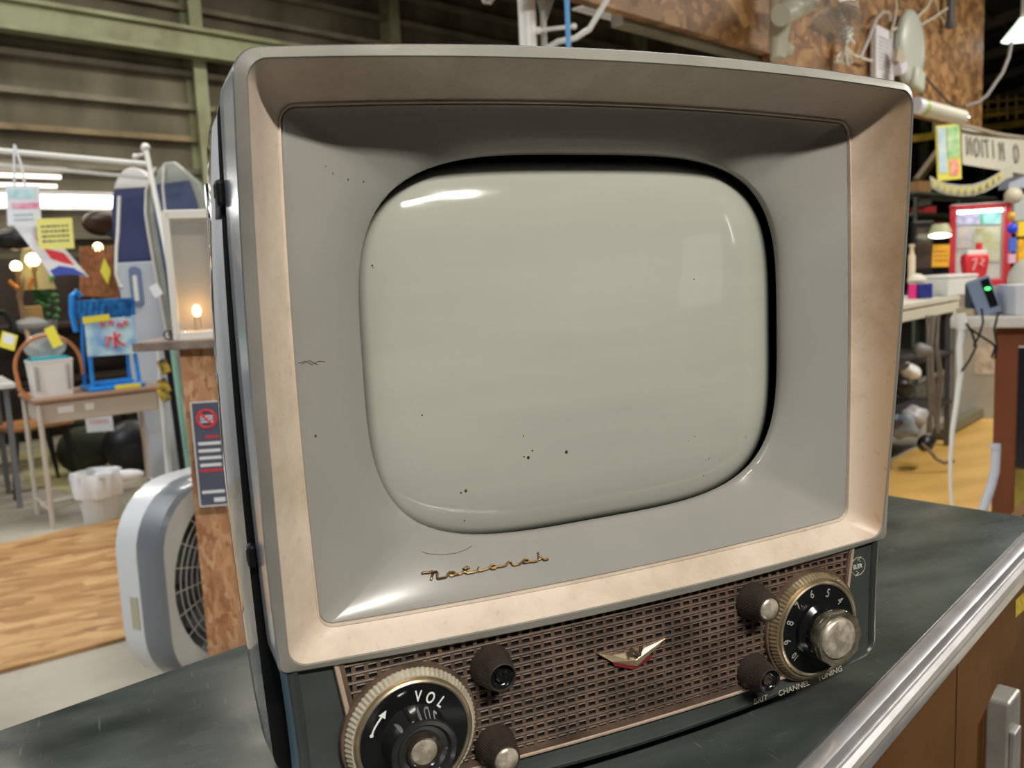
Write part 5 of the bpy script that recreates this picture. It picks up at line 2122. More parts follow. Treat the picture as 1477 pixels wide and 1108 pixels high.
# rotate rings: disc tilted, facing lower left
Rt = Matrix.Rotation(radians(-38), 3, 'Y') @ Matrix.Rotation(radians(58), 3, 'Z')
b = MB()
for k in range(10):
    r_ = 0.03 + 0.0185 * k
    b.tube([fc + Rt @ Vector((r_ * cos(a), -0.03 * (1 - (r_ / 0.21) ** 2), r_ * sin(a))) for a in [2 * pi * j / 32 for j in range(32)]], 0.0024, 4, closed=True)
for k in range(36):
    a = 2 * pi * k / 36
    b.cyl(fc + Rt @ Vector((0.03 * cos(a), -0.03, 0.03 * sin(a))), fc + Rt @ Vector((0.21 * cos(a), 0, 0.21 * sin(a))), 0.0014, seg=4)
b.build('cage', mat('dull_chrome_wire', (0.50, 0.50, 0.48), 0.3, metal=0.6), wf)
for k in range(4):
    a0 = pi / 2 * k
    b = MB()
    A_, B_ = [], []
    for j in range(7):
        t_ = j / 6
        r_ = 0.03 + 0.155 * t_
        A_.append(fc + Rt @ Vector((r_ * cos(a0), 0.02, r_ * sin(a0))))
        B_.append(fc + Rt @ Vector((r_ * cos(a0 + 1.0), 0.04, r_ * sin(a0 + 1.0))))
    b.loft([A_, B_], closed=False)
    b.build('blade', mat('smoky_clear_blade', (0.25, 0.28, 0.32), 0.15, alpha=0.45), wf, smooth=True)
# bundled white cords
b = MB()
for k, (dx, dy) in enumerate(((-9, 0), (-4, 1), (2, 0), (7, 2))):
    pts = [(1219 + dx * 0.1, 64), (1219 + dx, 44), (1222 + dx * 1.1, 39), (1225 + dx * 0.7, 46), (1220, 64), (1219 + dx * 1.1, 80), (1218 + dx * 1.5, 88), (1220 + dx * 0.4, 92), (1219, 66)]
    b.tube([OP(x, y + dy, 0.05 + 0.01 * k) for x, y in pts], 0.008, 6)
b.tube([OP(x, y, 0.05) for x, y in ((1219, 66), (1232, 80), (1250, 86), (1258, 88))], 0.007, 6)
tag(b.build('cord_bundle', mat('white_cord_plastic', (0.78, 0.75, 0.66), 0.4), None, smooth=True), 'white cord bundled in a bow on the strand board above the set', 'cord')
b = MB()
b.tube([OP(x, y, 0.05) for x, y in ((1240, 84), (1252, 58), (1262, 30), (1272, 18), (1281, 18), (1284, 30))], 0.011, 8)
tag(b.build('grey_hose', mat('grey_hose_plastic', (0.48, 0.44, 0.40), 0.4), None, smooth=True), 'grey hose arching up left of the white label card on the strand board', 'hose')
b = MB()
b.tube([OP(x, y, 0.05) for x, y in ((1291, -8), (1293, 10), (1290, 30), (1286, 42), (1286, 56))], 0.008, 8)
b.tube([OP(x, y, 0.05) for x, y in ((1287, 44), (1300, 36), (1318, 30), (1338, 10), (1344, -5))], 0.010, 8)
b.tube([OP(x, y, 0.05) for x, y in ((1328, 36), (1346, 26), (1366, 12))], 0.009, 8)
b.tube([OP(x, y, 0.05) for x, y in ((1348, -5), (1354, 18), (1362, 34))], 0.005, 6)
tag(b.build('cream_cable', mat('cream_cable_plastic', (0.62, 0.56, 0.44), 0.4), None, smooth=True), 'cream cable looping over the top of the oval white disc', 'cable')
b = MB()
b.tube([OP(x, y, 0.08) for x, y in ((1306, 94), (1315, 91), (1325, 96), (1335, 112), (1350, 128), (1366, 145), (1380, 155))], 0.007, 8)
tag(b.build('dark_cable', mat('dark_cable_plastic', (0.06, 0.055, 0.05), 0.4), None, smooth=True), 'dark cable running down right from the oval white disc', 'cable')
# label card
lcx = OP(1273, 80, 0.03)
b = MB()
b.box((0, 0, 0), (0.32, 0.03, 0.30))
lc = b.build('label_card', mat('white_label_card', (0.72, 0.70, 0.72), 0.5), None, loc=lcx, rz=BY + 0.05)
tag(lc, 'white label card with fine print hung on the strand board left of the oval disc', 'card')
marks(lc, 0.24, 0.20, 9, mat('pale_grey_print', (0.45, 0.42, 0.46), 0.6), y=-0.017)
b = MB()
b.box((0, 0, 0), (0.10, 0.04, 0.09), rot=Matrix.Rotation(0.4, 3, 'Y'))
tag(b.build('adapter', mat('tan_adapter', (0.50, 0.42, 0.31), 0.5), None, loc=OP(1295, 84, 0.10), rz=BY, bevel=0.008), 'tan plug adapter between the label card and the oval disc', 'adapter')
b = MB()
b.box((0, 0, 0), (0.11, 0.05, 0.06), rot=Matrix.Rotation(-0.35, 3, 'Y'))
tag(b.build('plug', mat('lilac_white_plug', (0.72, 0.68, 0.74), 0.4), None, loc=OP(1299, 99, 0.12), rz=BY, bevel=0.008), 'pale plug below the tan adapter', 'plug')
# oval disc (mirror back / fan cover)
od = thing('oval_disc', 'oval pale grey-green disc hung on the strand board near its right end', 'disc', OP(1315, 70, 0.08), BY)
b = MB()
b.loft([[Vector((0.20 * s * cos(a), y_, 0.235 * s * sin(a))) for a in [2 * pi * k / 40 for k in range(40)]] for s, y_ in ((0.0001, -0.03), (0.5, -0.028), (0.85, -0.02), (0.98, -0.005), (1.0, 0.01), (0.97, 0.03), (0.0001, 0.035))])
b.build('disc_plate', mat('pale_grey_green_enamel', (0.52, 0.54, 0.47), 0.35), od, smooth=True, sharp=60)
b = MB()
b.box((0.02, -0.03, -0.19), (0.16, 0.05, 0.13), rot=Matrix.Rotation(0.2, 3, 'Y'))
b.build('pale_clip', mat('mint_white_plastic', (0.55, 0.58, 0.48), 0.4), od, bevel=0.02, smooth=True)
b = MB()
b.box((0, 0, 0), (0.06, 0.04, 0.24))
b.ball((0, 0, -0.12), 0.035, seg=12)
tag(b.build('dark_brush', mat('slate_grey_plastic', (0.10, 0.11, 0.12), 0.4), None, loc=OP(1371, 8, 0.06), rz=BY, bevel=0.01), 'dark slate handle hanging at the top edge of the strand board', 'handle')
# white roll
ra_, rb2 = D(1322, 152, 4.6), D(1388, 170, 4.75)
rl = thing('white_roll', 'white roll with a green band beside the top right corner of the set', 'roll', ra_)
b = MB()
b.cyl((0, 0, 0), rb2 - ra_, 0.040, seg=20)
b.build('roll_body', mat('cream_white_paper', (0.66, 0.64, 0.54), 0.5), rl, smooth=True)
b = MB()
b.cyl((rb2 - ra_) * -0.02, (rb2 - ra_) * 0.08, 0.0415, seg=20)
b.build('white_end', mat('bright_white_plastic', (0.85, 0.87, 0.92), 0.3), rl, smooth=True)
b = MB()
b.cyl((rb2 - ra_) * 0.12, (rb2 - ra_) * 0.18, 0.041, seg=20)
b.build('green_band', mat('lime_band', (0.40, 0.55, 0.10), 0.4), rl, smooth=True)
b = MB()
b.cyl((rb2 - ra_) * 1.0, (rb2 - ra_) * 1.1, 0.02, seg=12)
b.build('end_pin', m_chrome, rl, smooth=True)

# pendant lamp far right
pd = thing('pendant_lamp', 'bright white pendant lamp hanging at the top right corner', 'lamp', D(1474, 45, 7.0))
b = MB()
b.lathe([(0.02, 0.10), (0.05, 0.06), (0.145, -0.06), (0.14, -0.06), (0.045, 0.055)], (0, 0, 0), 'Z', 28)
b.build('shade', mat('lit_white_shade', (0.9, 0.9, 0.85), 0.4, emit=(0.85, 1.0, 0.80), estr=1.2), pd, smooth=True)
b = MB()
b.ball((0, 0, -0.03), 0.07, (1.6, 1.6, 0.5), seg=20)
b.build('bulb', mat('cool_bulb', (1, 1, 1), 0.3, emit=(0.80, 0.95, 1.0), estr=9), pd, smooth=True)
b = MB()
b.cyl((0, 0, 0.1), (0, 0, 3.0), 0.012, seg=8)
b.build('cord', mat('grey_hose_plastic', (0.48, 0.44, 0.40), 0.4), pd, smooth=True)
b = MB()
b.tube([D(x, y, 6.4) for x, y in ((1459, 60), (1455, 82), (1446, 105), (1434, 122), (1424, 137), (1412, 147), (1392, 153))], 0.012, 8)
tag(b.build('grey_cable', mat('grey_cable_plastic', (0.30, 0.29, 0.27), 0.4), None, smooth=True), 'grey cable sagging from the pendant lamp to the strand board', 'cable')

# yellow crane beams in the distance
m_crane = mat('crane_yellow', (0.42, 0.27, 0.035), 0.5, noise=0.3, nscale=3)
for i, (a_, c_, r_) in enumerate((((1290, 204), (1600, 160), 0.062), ((1396, 170), (1600, 146), 0.03))):
    A_, B_ = D(a_[0], a_[1], 14), D(c_[0], c_[1], 16)
    b = MB()
    dd = (B_ - A_)
    b.box((A_ + B_) / 2, (dd.length, 0.2, r_ * 1.7), rot=dd.to_track_quat('X', 'Z').to_matrix())
    tag(b.build('crane_beam', m_crane), ('thick yellow crane beam in the distance at the right', 'thin yellow rail above the thick crane beam')[i], 'beam', None, 'structure')
b = MB()
for px in (1425, 1440, 1453, 1466):
    b.cyl(D(px, 172, 14.3), D(px, 138, 14.3), 0.018, seg=6)
b.cyl(D(1400, 150, 14.3), D(1500, 140, 14.3), 0.025, seg=6)
b.cyl(D(1400, 162, 14.3), D(1500, 152, 14.3), 0.02, seg=6)
tag(b.build('crane_railing', mat('dark_ochre_steel', (0.14, 0.09, 0.02), 0.6), None), 'thin railing above the yellow crane beams', 'railing', None, 'structure')
b = MB()
b.cyl(D(1322, 262, 10), D(1390, 172, 10.5), 0.05, seg=8)
tag(b.build('slanting_strut', mat('dark_ochre_steel', (0.14, 0.09, 0.02), 0.6), None), 'slanting yellow-brown strut below the crane beams', 'strut', None, 'structure')

# banners
vb = thing('vertical_banner', 'narrow hanging banner in blue, green and yellow with a red block', 'banner', D(1368, 220, 6.0), CYAW + 0.1)
mq = 6.0 / FPX
b = MB()
b.box((0, 0, 0), (36 * mq, 0.01, 78 * mq), rot=Matrix.Rotation(-0.06, 3, 'Y'))
b.build('banner_cloth', mat('banner_yellow', (0.80, 0.72, 0.12), 0.6), vb)
Rb = Matrix.Rotation(-0.06, 3, 'Y')
for n_, c_, s_, m_ in (('blue_print', (-10, 4), (12, 64), mat('sky_blue_print', (0.45, 0.66, 0.78), 0.6, col2=(0.7, 0.8, 0.8), nscale=14)), ('green_print', (7, 14), (18, 44), mat('fresh_green_print', (0.22, 0.58, 0.20), 0.6, col2=(0.7, 0.82, 0.55), nscale=16)), ('red_print', (7, -22), (13, 22), mat('coral_print', (0.85, 0.15, 0.08), 0.6, col2=(0.9, 0.5, 0.4), nscale=20))):
    b = MB()
    c = Rb @ Vector((c_[0] * mq, 0, c_[1] * mq))
    b.box((c.x, -0.008, c.z), (s_[0] * mq, 0.004, s_[1] * mq), rot=Rb)
    b.build(n_, m_, vb)
wbn = thing('white_banner', 'long off-white banner with large pale grey capital letters at the right edge', 'banner', D(1387, 183, 6.3), 0)
A_, B_, C_, D__ = D(1387, 183, 6.3), D(1520, 203, 7.2), D(1520, 258, 7.2), D(1389, 237, 6.3)
oo = -wbn.location
b = MB()
nrm = (B_ - A_).cross(D__ - A_).normalized()
b.sheet([A_ + oo, B_ + oo, C_ + oo, D__ + oo], 0.006, nrm)
b.build('banner_cloth', mat('off_white_cloth', (0.62, 0.60, 0.50), 0.7), wbn)
m_pg = mat('pale_grey_lettering', (0.30, 0.29, 0.24), 0.7)
fx = (B_ - A_).normalized()
fz = (A_ - D__).normalized()
fn = fx.cross(fz).normalized()
fz = fn.cross(fx).normalized() * -1 if fn.cross(fx).dot(fz) < 0 else fn.cross(fx).normalized()
if fn.dot(CAM - A_) < 0:
    fn = -fn
Mb = Matrix((fx, fz, fn)).transposed().to_4x4()
for s, px, py, d in (('N', 1396, 212, 6.36), ('O', 1407, 214, 6.45), ('I', 1415, 215, 6.5), ('T', 1422, 216, 6.55), ('I', 1431, 217, 6.6), ('M', 1443, 220, 6.7), ('O', 1464, 223, 6.85)):
    r_ = ray(px, py)
    p = CAM + r_ * ((A_ - CAM).dot(fn) / r_.dot(fn)) + fn * 0.012
    # mirrored as seen in the photograph (banner seen from behind)
    M = Matrix.Translation(p + oo) @ Mb @ Matrix.Diagonal((-0.55, 1, 1, 1))
    o = text_mesh(s, 0.20, 'letter', m_pg, wbn, M, 0.003)
b = MB()
b.tube([D(x, y, dd_) for x, y, dd_ in ((1385, 180, 6.2), (1410, 186, 6.35), (1440, 194, 6.6), (1480, 199, 6.9), (1520, 203, 7.2))], 0.014, 8)
tag(b.build('banner_rope', mat('twisted_rope', (0.42, 0.36, 0.27), 0.7), None, smooth=True), 'twisted rope holding up the long off-white banner', 'rope')
# curved letter garland
gl = thing('letter_garland', 'curved pale garland of yellow letters hanging below the banners', 'garland', D(1400, 265, 5.6))
oo = -gl.location
arc = [(1342, 262), (1352, 268), (1368, 273), (1386, 275), (1404, 274), (1422, 268), (1438, 259), (1450, 250), (1460, 247)]
b = MB()
up_, lo_ = [], []
for x, y in arc:
    up_.append(D(x, y - 8, 5.6) + oo)
    lo_.append(D(x + 1, y + 8, 5.6) + oo)
nb = -CF
b.loft([up_, lo_, [p - nb * 0.01 for p in lo_], [p - nb * 0.01 for p in up_], up_], closed=False)
b.build('garland_strip', mat('clear_grey_strip', (0.48, 0.47, 0.38), 0.4), gl)
for i, (x, y) in enumerate(((1348, 262), (1357, 266), (1366, 270), (1376, 272), (1387, 272), (1397, 272), (1408, 271), (1418, 267), (1428, 262), (1436, 257), (1444, 251))):
    b = MB()
    c = D(x, y + 2, 5.58) + oo
    b.box(c, (0.022, 0.006, 0.034), rz=CYAW)
    b.build('letter_block', mat('pale_yellow_print', (0.68, 0.60, 0.16), 0.5), gl)

# ================================================================ right side stalls
m_beige = mat('beige_table_top', (0.58, 0.56, 0.46), 0.4)
# long beige counter in the back, with black clutter under it
lt = thing('long_table', 'long beige-topped stall table behind the right side of the set', 'table', GLOC(D(1330, 440, 5.6)), radians(22))
p_ = D(1376, 432, 5.9)
tz = D(1340, 432, 5.6).z - ZF
b = MB()
b.box((-0.55, 0.1, tz), (1.6, 0.5, 0.03))
b.box((-0.55, -0.13, tz - 0.055), (1.58, 0.03, 0.06))
b.build('table_top', m_beige, lt, bevel=0.004)
for x in (-1.3, 0.20):
    for y in (-0.1, 0.3):
        b = MB()
        b.box((x, y, tz / 2), (0.035, 0.035, tz))
        b.build('leg', m_greyleg, lt)
b = MB()
b.box((-0.55, 0.1, 0.30), (1.5, 0.45, 0.02))
b.box((-0.55, 0.1, 0.62), (1.5, 0.45, 0.02))
b.box((-0.55, 0.34, 0.45), (1.55, 0.02, 0.85))
b.build('lower_shelf', mat('very_dark_board', (0.03, 0.027, 0.024), 0.7), lt)
# clutter below
random.seed(5)
items = [(1312, 535, 0.06, m_white, 'white round pot on the dark shelf under the long table'), (1305, 612, 0.09, mat('blue_grey_bag', (0.26, 0.30, 0.36), 0.5), 'blue-grey bundle on the floor under the long table'), (1318, 600, 0.07, mat('pale_grey_plastic2', (0.40, 0.40, 0.40), 0.4), 'pale grey bundle beside the blue-grey one under the long table'), (1300, 560, 0.06, m_blk, 'black round bag under the long table'), (1335, 640, 0.06, m_blk, 'black tangled bundle near the end of the long table'), (1330, 505, 0.05, mat('dull_grey', (0.2, 0.2, 0.2), 0.5), 'dull grey helmet-like object hanging under the long table')]
from mathutils import noise as mnoise
for i, (px, py, r_, mt_, lab) in enumerate(items):
    o = blob('bundle', px, py, 5.2, r_ * 0.9, (1.2, 1, 1), mt_, lab, 'bundle')
    for v in o.data.vertices:
        v.co *= 1 + 0.55 * mnoise.noise(v.co * 14 + Vector((i * 7, 0, 0)))
b = MB()
for k in range(6):
    xs = 1336 + k * 4
    b.tube([D(xs + random.uniform(-4, 4), y, 5.25) for y in (455, 500, 545, 590, 625)], 0.008, 6)
b.tube([D(x, y, 5.1) for x, y in ((1330, 640), (1345, 655), (1350, 662), (1362, 668), (1376, 665))], 0.010, 6)
tag(b.build('cable_tangle', mat('tan_cable_plastic', (0.20, 0.17, 0.14), 0.5), None, smooth=True), 'tangle of dark tan cables hanging at the end of the long table', 'cables', None, 'stuff')
b = MB()
A_, B_ = G(1370, 626, ZF), G(1445, 585, ZF)
b.box((A_ + B_) / 2 + Vector((0, 0, 0.05)), ((B_ - A_).length * 1.4, 0.08, 0.06), rz=atan2((B_ - A_).y, (B_ - A_).x))
tag(b.build('floor_rail', mat('dark_khaki_rail', (0.16, 0.15, 0.10), 0.5), None), 'dark khaki rail along the far edge of the yellow floor', 'rail')

# things on the long table
LT = lambda px, d: D(px, 430, d)
tzz = lt.location.z + tz + 0.015


def on_long(px, d):
    p = D(px, 430, d)
    return Vector((p.x, p.y, tzz))


b = MB()
b.box((0, 0, 0.055), (0.30, 0.22, 0.11))
b.box((0, 0, 0.12), (0.31, 0.23, 0.02))
tag(b.build('white_printer', mat('off_white_plastic', (0.68, 0.69, 0.68), 0.4), None, loc=on_long(1366, 5.75), rz=BY - 0.3, bevel=0.008), 'off-white box-shaped appliance on the long table', 'appliance')
b = MB()
b.lathe([(0, 0), (0.026, 0), (0.024, 0.09), (0, 0.09)], (0, 0, 0), 'Z', 20)
tag(b.build('pink_cup', mat('hot_pink_plastic', (0.80, 0.04, 0.25), 0.3), None, smooth=True, loc=on_long(1316, 5.5), rz=0), 'hot pink cup right beside the edge of the set, on the long table', 'cup')
b = MB()
b.box((0, 0, 0.045), (0.085, 0.08, 0.09))
tag(b.build('navy_box', mat('navy_plastic', (0.02, 0.03, 0.22), 0.4), None, loc=on_long(1331, 5.5), rz=0.2, bevel=0.004), 'small navy box between the pink cup and the off-white appliance', 'box')
b = MB()
b.ball((0, 0, 0.11), 0.05, (1.3, 1, 0.8), seg=12)
tag(b.build('cream_cloth', mat('cream_cloth', (0.72, 0.68, 0.55), 0.7), None, smooth=True, loc=on_long(1322, 5.62)), 'cream cloth bundle behind the pink cup', 'cloth')
b = MB()
b.lathe([(0, 0), (0.022, 0), (0.022, 0.14), (0.014, 0.16), (0.012, 0.20), (0.018, 0.20), (0.018, 0.22), (0, 0.22)], (0, 0, 0), 'Z', 20)
q = D(1315, 396, 5.9)
tag(b.build('spray_bottle', mat('orange_white_bottle', (0.80, 0.45, 0.08), 0.35, col2=(0.8, 0.8, 0.75), nscale=5), None, smooth=True, loc=Vector((q.x, q.y, q.z - 0.02))), 'white and orange bottle at the edge of the set, behind the pink cup', 'bottle')
mo = thing('black_monitor', 'black monitor behind the orange and white bottle', 'monitor', D(1330, 358, 6.2), CYAW + 0.2)
b = MB()
b.box((0, 0, 0), (0.155, 0.04, 0.37))
b.build('casing', m_blk, mo, bevel=0.006)
b = MB()
b.box((0, -0.022, 0), (0.12, 0.003, 0.28))
b.build('screen', mat('dark_brown_screen', (0.08, 0.06, 0.05), 0.2), mo)
b = MB()
b.cyl((0, 0, -0.185), (0, 0, -0.36), 0.02)
b.build('stand', m_blk, mo)
tm = thing('table_lamp', 'small lit table lamp with a glowing pale green bar, above an orange card', 'lamp', D(1356, 340, 6.1), CYAW)
b = MB()
b.lathe([(0.05, 0.08), (0.075, 0.02), (0.07, 0.02), (0.045, 0.08)], (0, 0, 0), 'Z', 24)
b.build('shade', mat('pale_green_shade', (0.50, 0.50, 0.30), 0.5), tm, smooth=True)
b = MB()
b.ball((0, 0, 0.0), 0.03, (2.6, 1, 0.6), seg=18)
b.build('bulb', mat('green_white_glow', (1, 1, 0.9), 0.4, emit=(0.9, 1.0, 0.75), estr=5), tm, smooth=True)
oc = card('orange_card', 1357, 369, 6.0, 0.115, 0.15, 0.04, mat('orange_card', (0.85, 0.42, 0.03), 0.6), 'orange card with writing below the glowing table lamp', 'card')
marks(oc, 0.09, 0.09, 3, mat('brown_ink', (0.5, 0.22, 0.03), 0.6))
# shelf with red things behind
sf = thing('glass_shelf', 'dark green metal shelf frame behind the display case', 'shelf', GLOC(D(1345, 310, 8.0)), BY)
b = MB()
for z in (D(1340, 312, 8.0).z - ZF, D(1340, 284, 8.0).z - ZF, 0.9):
    b.box((0.2, 0, z), (2.2, 0.35, 0.02))
for x in (-0.9, 0.15, 1.3):
    for y in (-0.17, 0.17):
        b.box((x, y, 0.85), (0.025, 0.025, 1.7))
b.build('shelf_frame', mat('dark_green_metal', (0.09, 0.11, 0.08), 0.5), sf)
b = MB()
b.box((0.2, 0.2, 0.8), (2.3, 0.02, 1.5))
b.build('back_panel', mat('very_dark_board', (0.03, 0.027, 0.024), 0.7), sf)
zz = D(1330, 312, 8.0).z + 0.01
q = D(1332, 300, 7.9)
b = MB()
b.box((0, 0, 0.035), (0.18, 0.14, 0.07))
tag(b.build('red_box', mat('dull_red_box', (0.50, 0.05, 0.04), 0.5), None, loc=Vector((q.x, q.y, zz)), rz=0.2, bevel=0.005), 'dull red box with a white dome on it, on the shelf right of the set', 'box')
b = MB()
b.ball((0, 0, 0.0), 0.05, (1.2, 1, 0.9), seg=16)
tag(b.build('white_dome', m_white, None, smooth=True, loc=Vector((q.x + 0.02, q.y, zz + 0.105))), 'white dome-shaped cap on the dull red box', 'cap')
q = D(1325, 272, 7.9)
b = MB()
b.box((0, 0, 0.06), (0.16, 0.14, 0.12))
tag(b.build('tan_box', mat('tan_carton', (0.42, 0.22, 0.09), 0.6), None, loc=Vector((q.x, q.y, D(1340, 284, 8.0).z + 0.01)), rz=0.1, bevel=0.004), 'tan carton on the upper shelf beside the edge of the set', 'box')
q = D(1350, 326, 7.9)
b = MB()
b.box((0, 0, 0), (0.10, 0.1, 0.09))
tag(b.build('maroon_box', mat('maroon_carton', (0.25, 0.04, 0.03), 0.6), None, loc=q, rz=0.1, bevel=0.004), 'small maroon carton under the dull red box', 'box')

# red framed display case
DCD = 6.6
dc = thing('display_case', 'red-framed glass display case with posters inside and a red bag in front', 'display case', D(1412, 412, DCD), CYAW - 0.45)
mp6 = 6.1 / FPX
W_ = 84 * mp6
H6 = 125 * mp6
b = MB()
m_redf = mat('red_painted_frame', (0.62, 0.04, 0.06), 0.35)
for x in (-W_ / 2 + 0.02, W_ / 2 - 0.02):
    for y in (0.0, 0.28):
        b.box((x, y, H6 / 2), (0.04, 0.04, H6))
for y in (0.0, 0.28):
    b.box((0, y, H6 - 0.015), (W_, 0.04, 0.03))
    b.box((0, y, 0.02), (W_, 0.04, 0.04))
for x in (-W_ / 2 + 0.02, W_ / 2 - 0.02):
    b.box((x, 0.14, H6 - 0.015), (0.04, 0.28, 0.03))
b.build('red_frame', m_redf, dc, bevel=0.004)
b = MB()
b.box((0, 0.14, H6 + 0.004), (W_ * 0.96, 0.30, 0.01))
b.box((0, 0.28, H6 / 2), (W_ - 0.06, 0.01, H6 - 0.04))
b.build('pale_back', mat('pale_case_back', (0.62, 0.66, 0.62), 0.4), dc)
for n_, c_, s_, m_ in (('lilac_poster', (-0.075, 0.505), (0.16, 0.10), mat('lilac_print', (0.60, 0.62, 0.85), 0.5, col2=(0.30, 0.34, 0.62), nscale=22)), ('turquoise_poster', (0.09, 0.505), (0.12, 0.11), mat('turquoise_print', (0.10, 0.70, 0.72), 0.5, col2=(0.45, 0.85, 0.90), nscale=14)), ('green_stripe', (0.018, 0.505), (0.02, 0.10), mat('emerald_print', (0.02, 0.50, 0.30), 0.5)), ('olive_poster', (0.06, 0.30), (0.17, 0.26), mat('olive_print', (0.45, 0.50, 0.18), 0.5, col2=(0.62, 0.68, 0.50), nscale=14)), ('pale_poster', (-0.10, 0.36), (0.10, 0.16), mat('cream_print', (0.75, 0.68, 0.55), 0.5, col2=(0.5, 0.55, 0.75), nscale=16))):
    b = MB()
    b.box((c_[0], 0.265, c_[1] - 0.0), (s_[0], 0.006, s_[1]))
    b.build(n_, m_, dc)
b = MB()
b.cyl((-W_ / 2 + 0.05, 0.14, H6 - 0.045), (W_ / 2 - 0.05, 0.14, H6 - 0.045), 0.008, seg=10)
b.build('strip_light', mat('case_strip_light', (1, 1, 1), 0.4, emit=(1, 1, 0.95), estr=18), dc, smooth=True)
b = MB()
b.box((0, -0.005, H6 / 2), (W_ - 0.07, 0.003, H6 - 0.06))
b.build('glass_front', mat('clear_case_glass', (0.95, 0.95, 0.95), 0.02, alpha=0.08), dc)
# support for the case and the stall behind the desk
b = MB()
hcase = dc.location.z - ZF
b.box((0.42, 0.22, hcase / 2 - 0.002), (1.15, 0.62, hcase - 0.004))
gc = b.build('grey_cabinet', mat('beige_grey_cabinet', (0.33, 0.30, 0.24), 0.5, noise=0.12, nscale=4), None, loc=GLOC(dc.location), rz=CYAW - 0.45, bevel=0.008)
tag(gc, 'beige-grey cabinet with a faded sticker, carrying the red-framed display case', 'cabinet')
b = MB()
b.box((0.05, -0.092, 0.45), (0.14, 0.004, 0.22))
b.build('sticker', mat('faded_sticker', (0.42, 0.34, 0.26), 0.6, noise=0.3, nscale=15), gc)
rb_g = thing('red_bag', 'bright red bag with a white collar standing in front of the display case', 'bag', D(1405, 402, 6.3), CYAW)
b = MB()
b.loft([[Vector((x * s, y * s * 0.5, z)) for x, y in ((-0.085, -0.085), (0.085, -0.085), (0.085, 0.085), (-0.085, 0.085))] for s, z in ((0.55, -0.03), (0.85, 0.03), (1.0, 0.12), (0.95, 0.17), (0.8, 0.175))], cap0=True, cap1=True)
b.build('bag_body', mat('signal_red_vinyl', (0.80, 0.05, 0.07), 0.3), rb_g, bevel=0.012, smooth=True)
b = MB()
b.box((0.0, 0, 0.185), (0.14, 0.07, 0.03))
b.build('white_collar', m_white, rb_g, bevel=0.004)
b = MB()
b.cyl((0.03, 0, 0.19), (0.03, 0, 0.25), 0.022, seg=16)
b.build('red_cap', m_red, rb_g, smooth=True)
b = MB()
b.tube([(-0.04, -0.047, 0.13), (-0.01, -0.048, 0.145), (-0.02, -0.048, 0.10), (-0.035, -0.048, 0.06)], 0.006, 6)
b.tube([(0.02, -0.047, 0.14), (0.045, -0.048, 0.13), (0.015, -0.048, 0.10), (0.04, -0.048, 0.09)], 0.006, 6)
b.build('pale_lettering', mat('pink_white_print', (0.9, 0.6, 0.6), 0.5), rb_g)

# hanging goods right of the case
for i, (px, py, r_, col, nm, lab, ct) in enumerate(((1459, 312, 0.022, (0.75, 0.42, 0.06), 'orange_toy', 'orange ball hanging right of the display case', 'toy'), (1460, 330, 0.028, (0.03, 0.06, 0.75), 'blue_ball', 'deep blue ball hanging right of the display case', 'ball'))):
    blob(nm, px, py, 5.9, r_ * 1.2, (1, 1, 1.1), mat(nm + '_plastic', col, 0.35), lab, ct)
card('blue_packet', 1460, 353, 5.9, 0.045, 0.095, 0.0, mat('royal_blue_print', (0.08, 0.16, 0.65), 0.4), 'royal blue packet hanging below the deep blue ball', 'packet', thick=0.02)
card('pink_packet', 1459, 373, 5.9, 0.045, 0.06, 0.0, mat('pink_white_packet', (0.75, 0.45, 0.6), 0.4), 'pink and white packet hanging below the blue packet', 'packet', thick=0.02)
card('yellow_packet', 1478, 330, 6.0, 0.10, 0.10, 0.0, mat('golden_yellow_packet', (0.85, 0.62, 0.05), 0.4), 'golden yellow packet at the right edge of the photo', 'packet', thick=0.03)
card('orange_packet', 1478, 362, 6.0, 0.10, 0.16, 0.0, mat('amber_packet', (0.80, 0.45, 0.04), 0.4, noise=0.2, nscale=20), 'amber packet hanging under the golden yellow one at the right edge', 'packet', thick=0.03)
card('grey_carton', 1466, 262, 7.0, 0.20, 0.11, 0.0, mat('blue_grey_carton', (0.42, 0.46, 0.55), 0.5), 'blue-grey carton below the right end of the garland', 'carton', thick=0.15)
card('pale_carton', 1470, 300, 7.0, 0.16, 0.20, 0.0, mat('pale_grey_carton', (0.48, 0.52, 0.52), 0.5), 'pale grey carton below the blue-grey one at the right edge', 'carton', thick=0.15)
blob('white_helmet', 1462, 282, 6.4, 0.065, (1.0, 0.9, 0.9), mat('cream_helmet', (0.62, 0.58, 0.45), 0.4), 'cream helmet hanging above the right corner of the display case', 'helmet')
b = MB()
b.box((0, 0, 0), (1.2, 0.3, 0.03))
b.box((0.58, 0, -0.6), (0.04, 0.3, 1.2))
o = b.build('packet_rack', mat('khaki_board', (0.22, 0.20, 0.15), 0.6), None, loc=D(1500, 318, 7.1), rz=CYAW)
tag(o, 'shelf board carrying the cartons at the right edge', 'shelf')

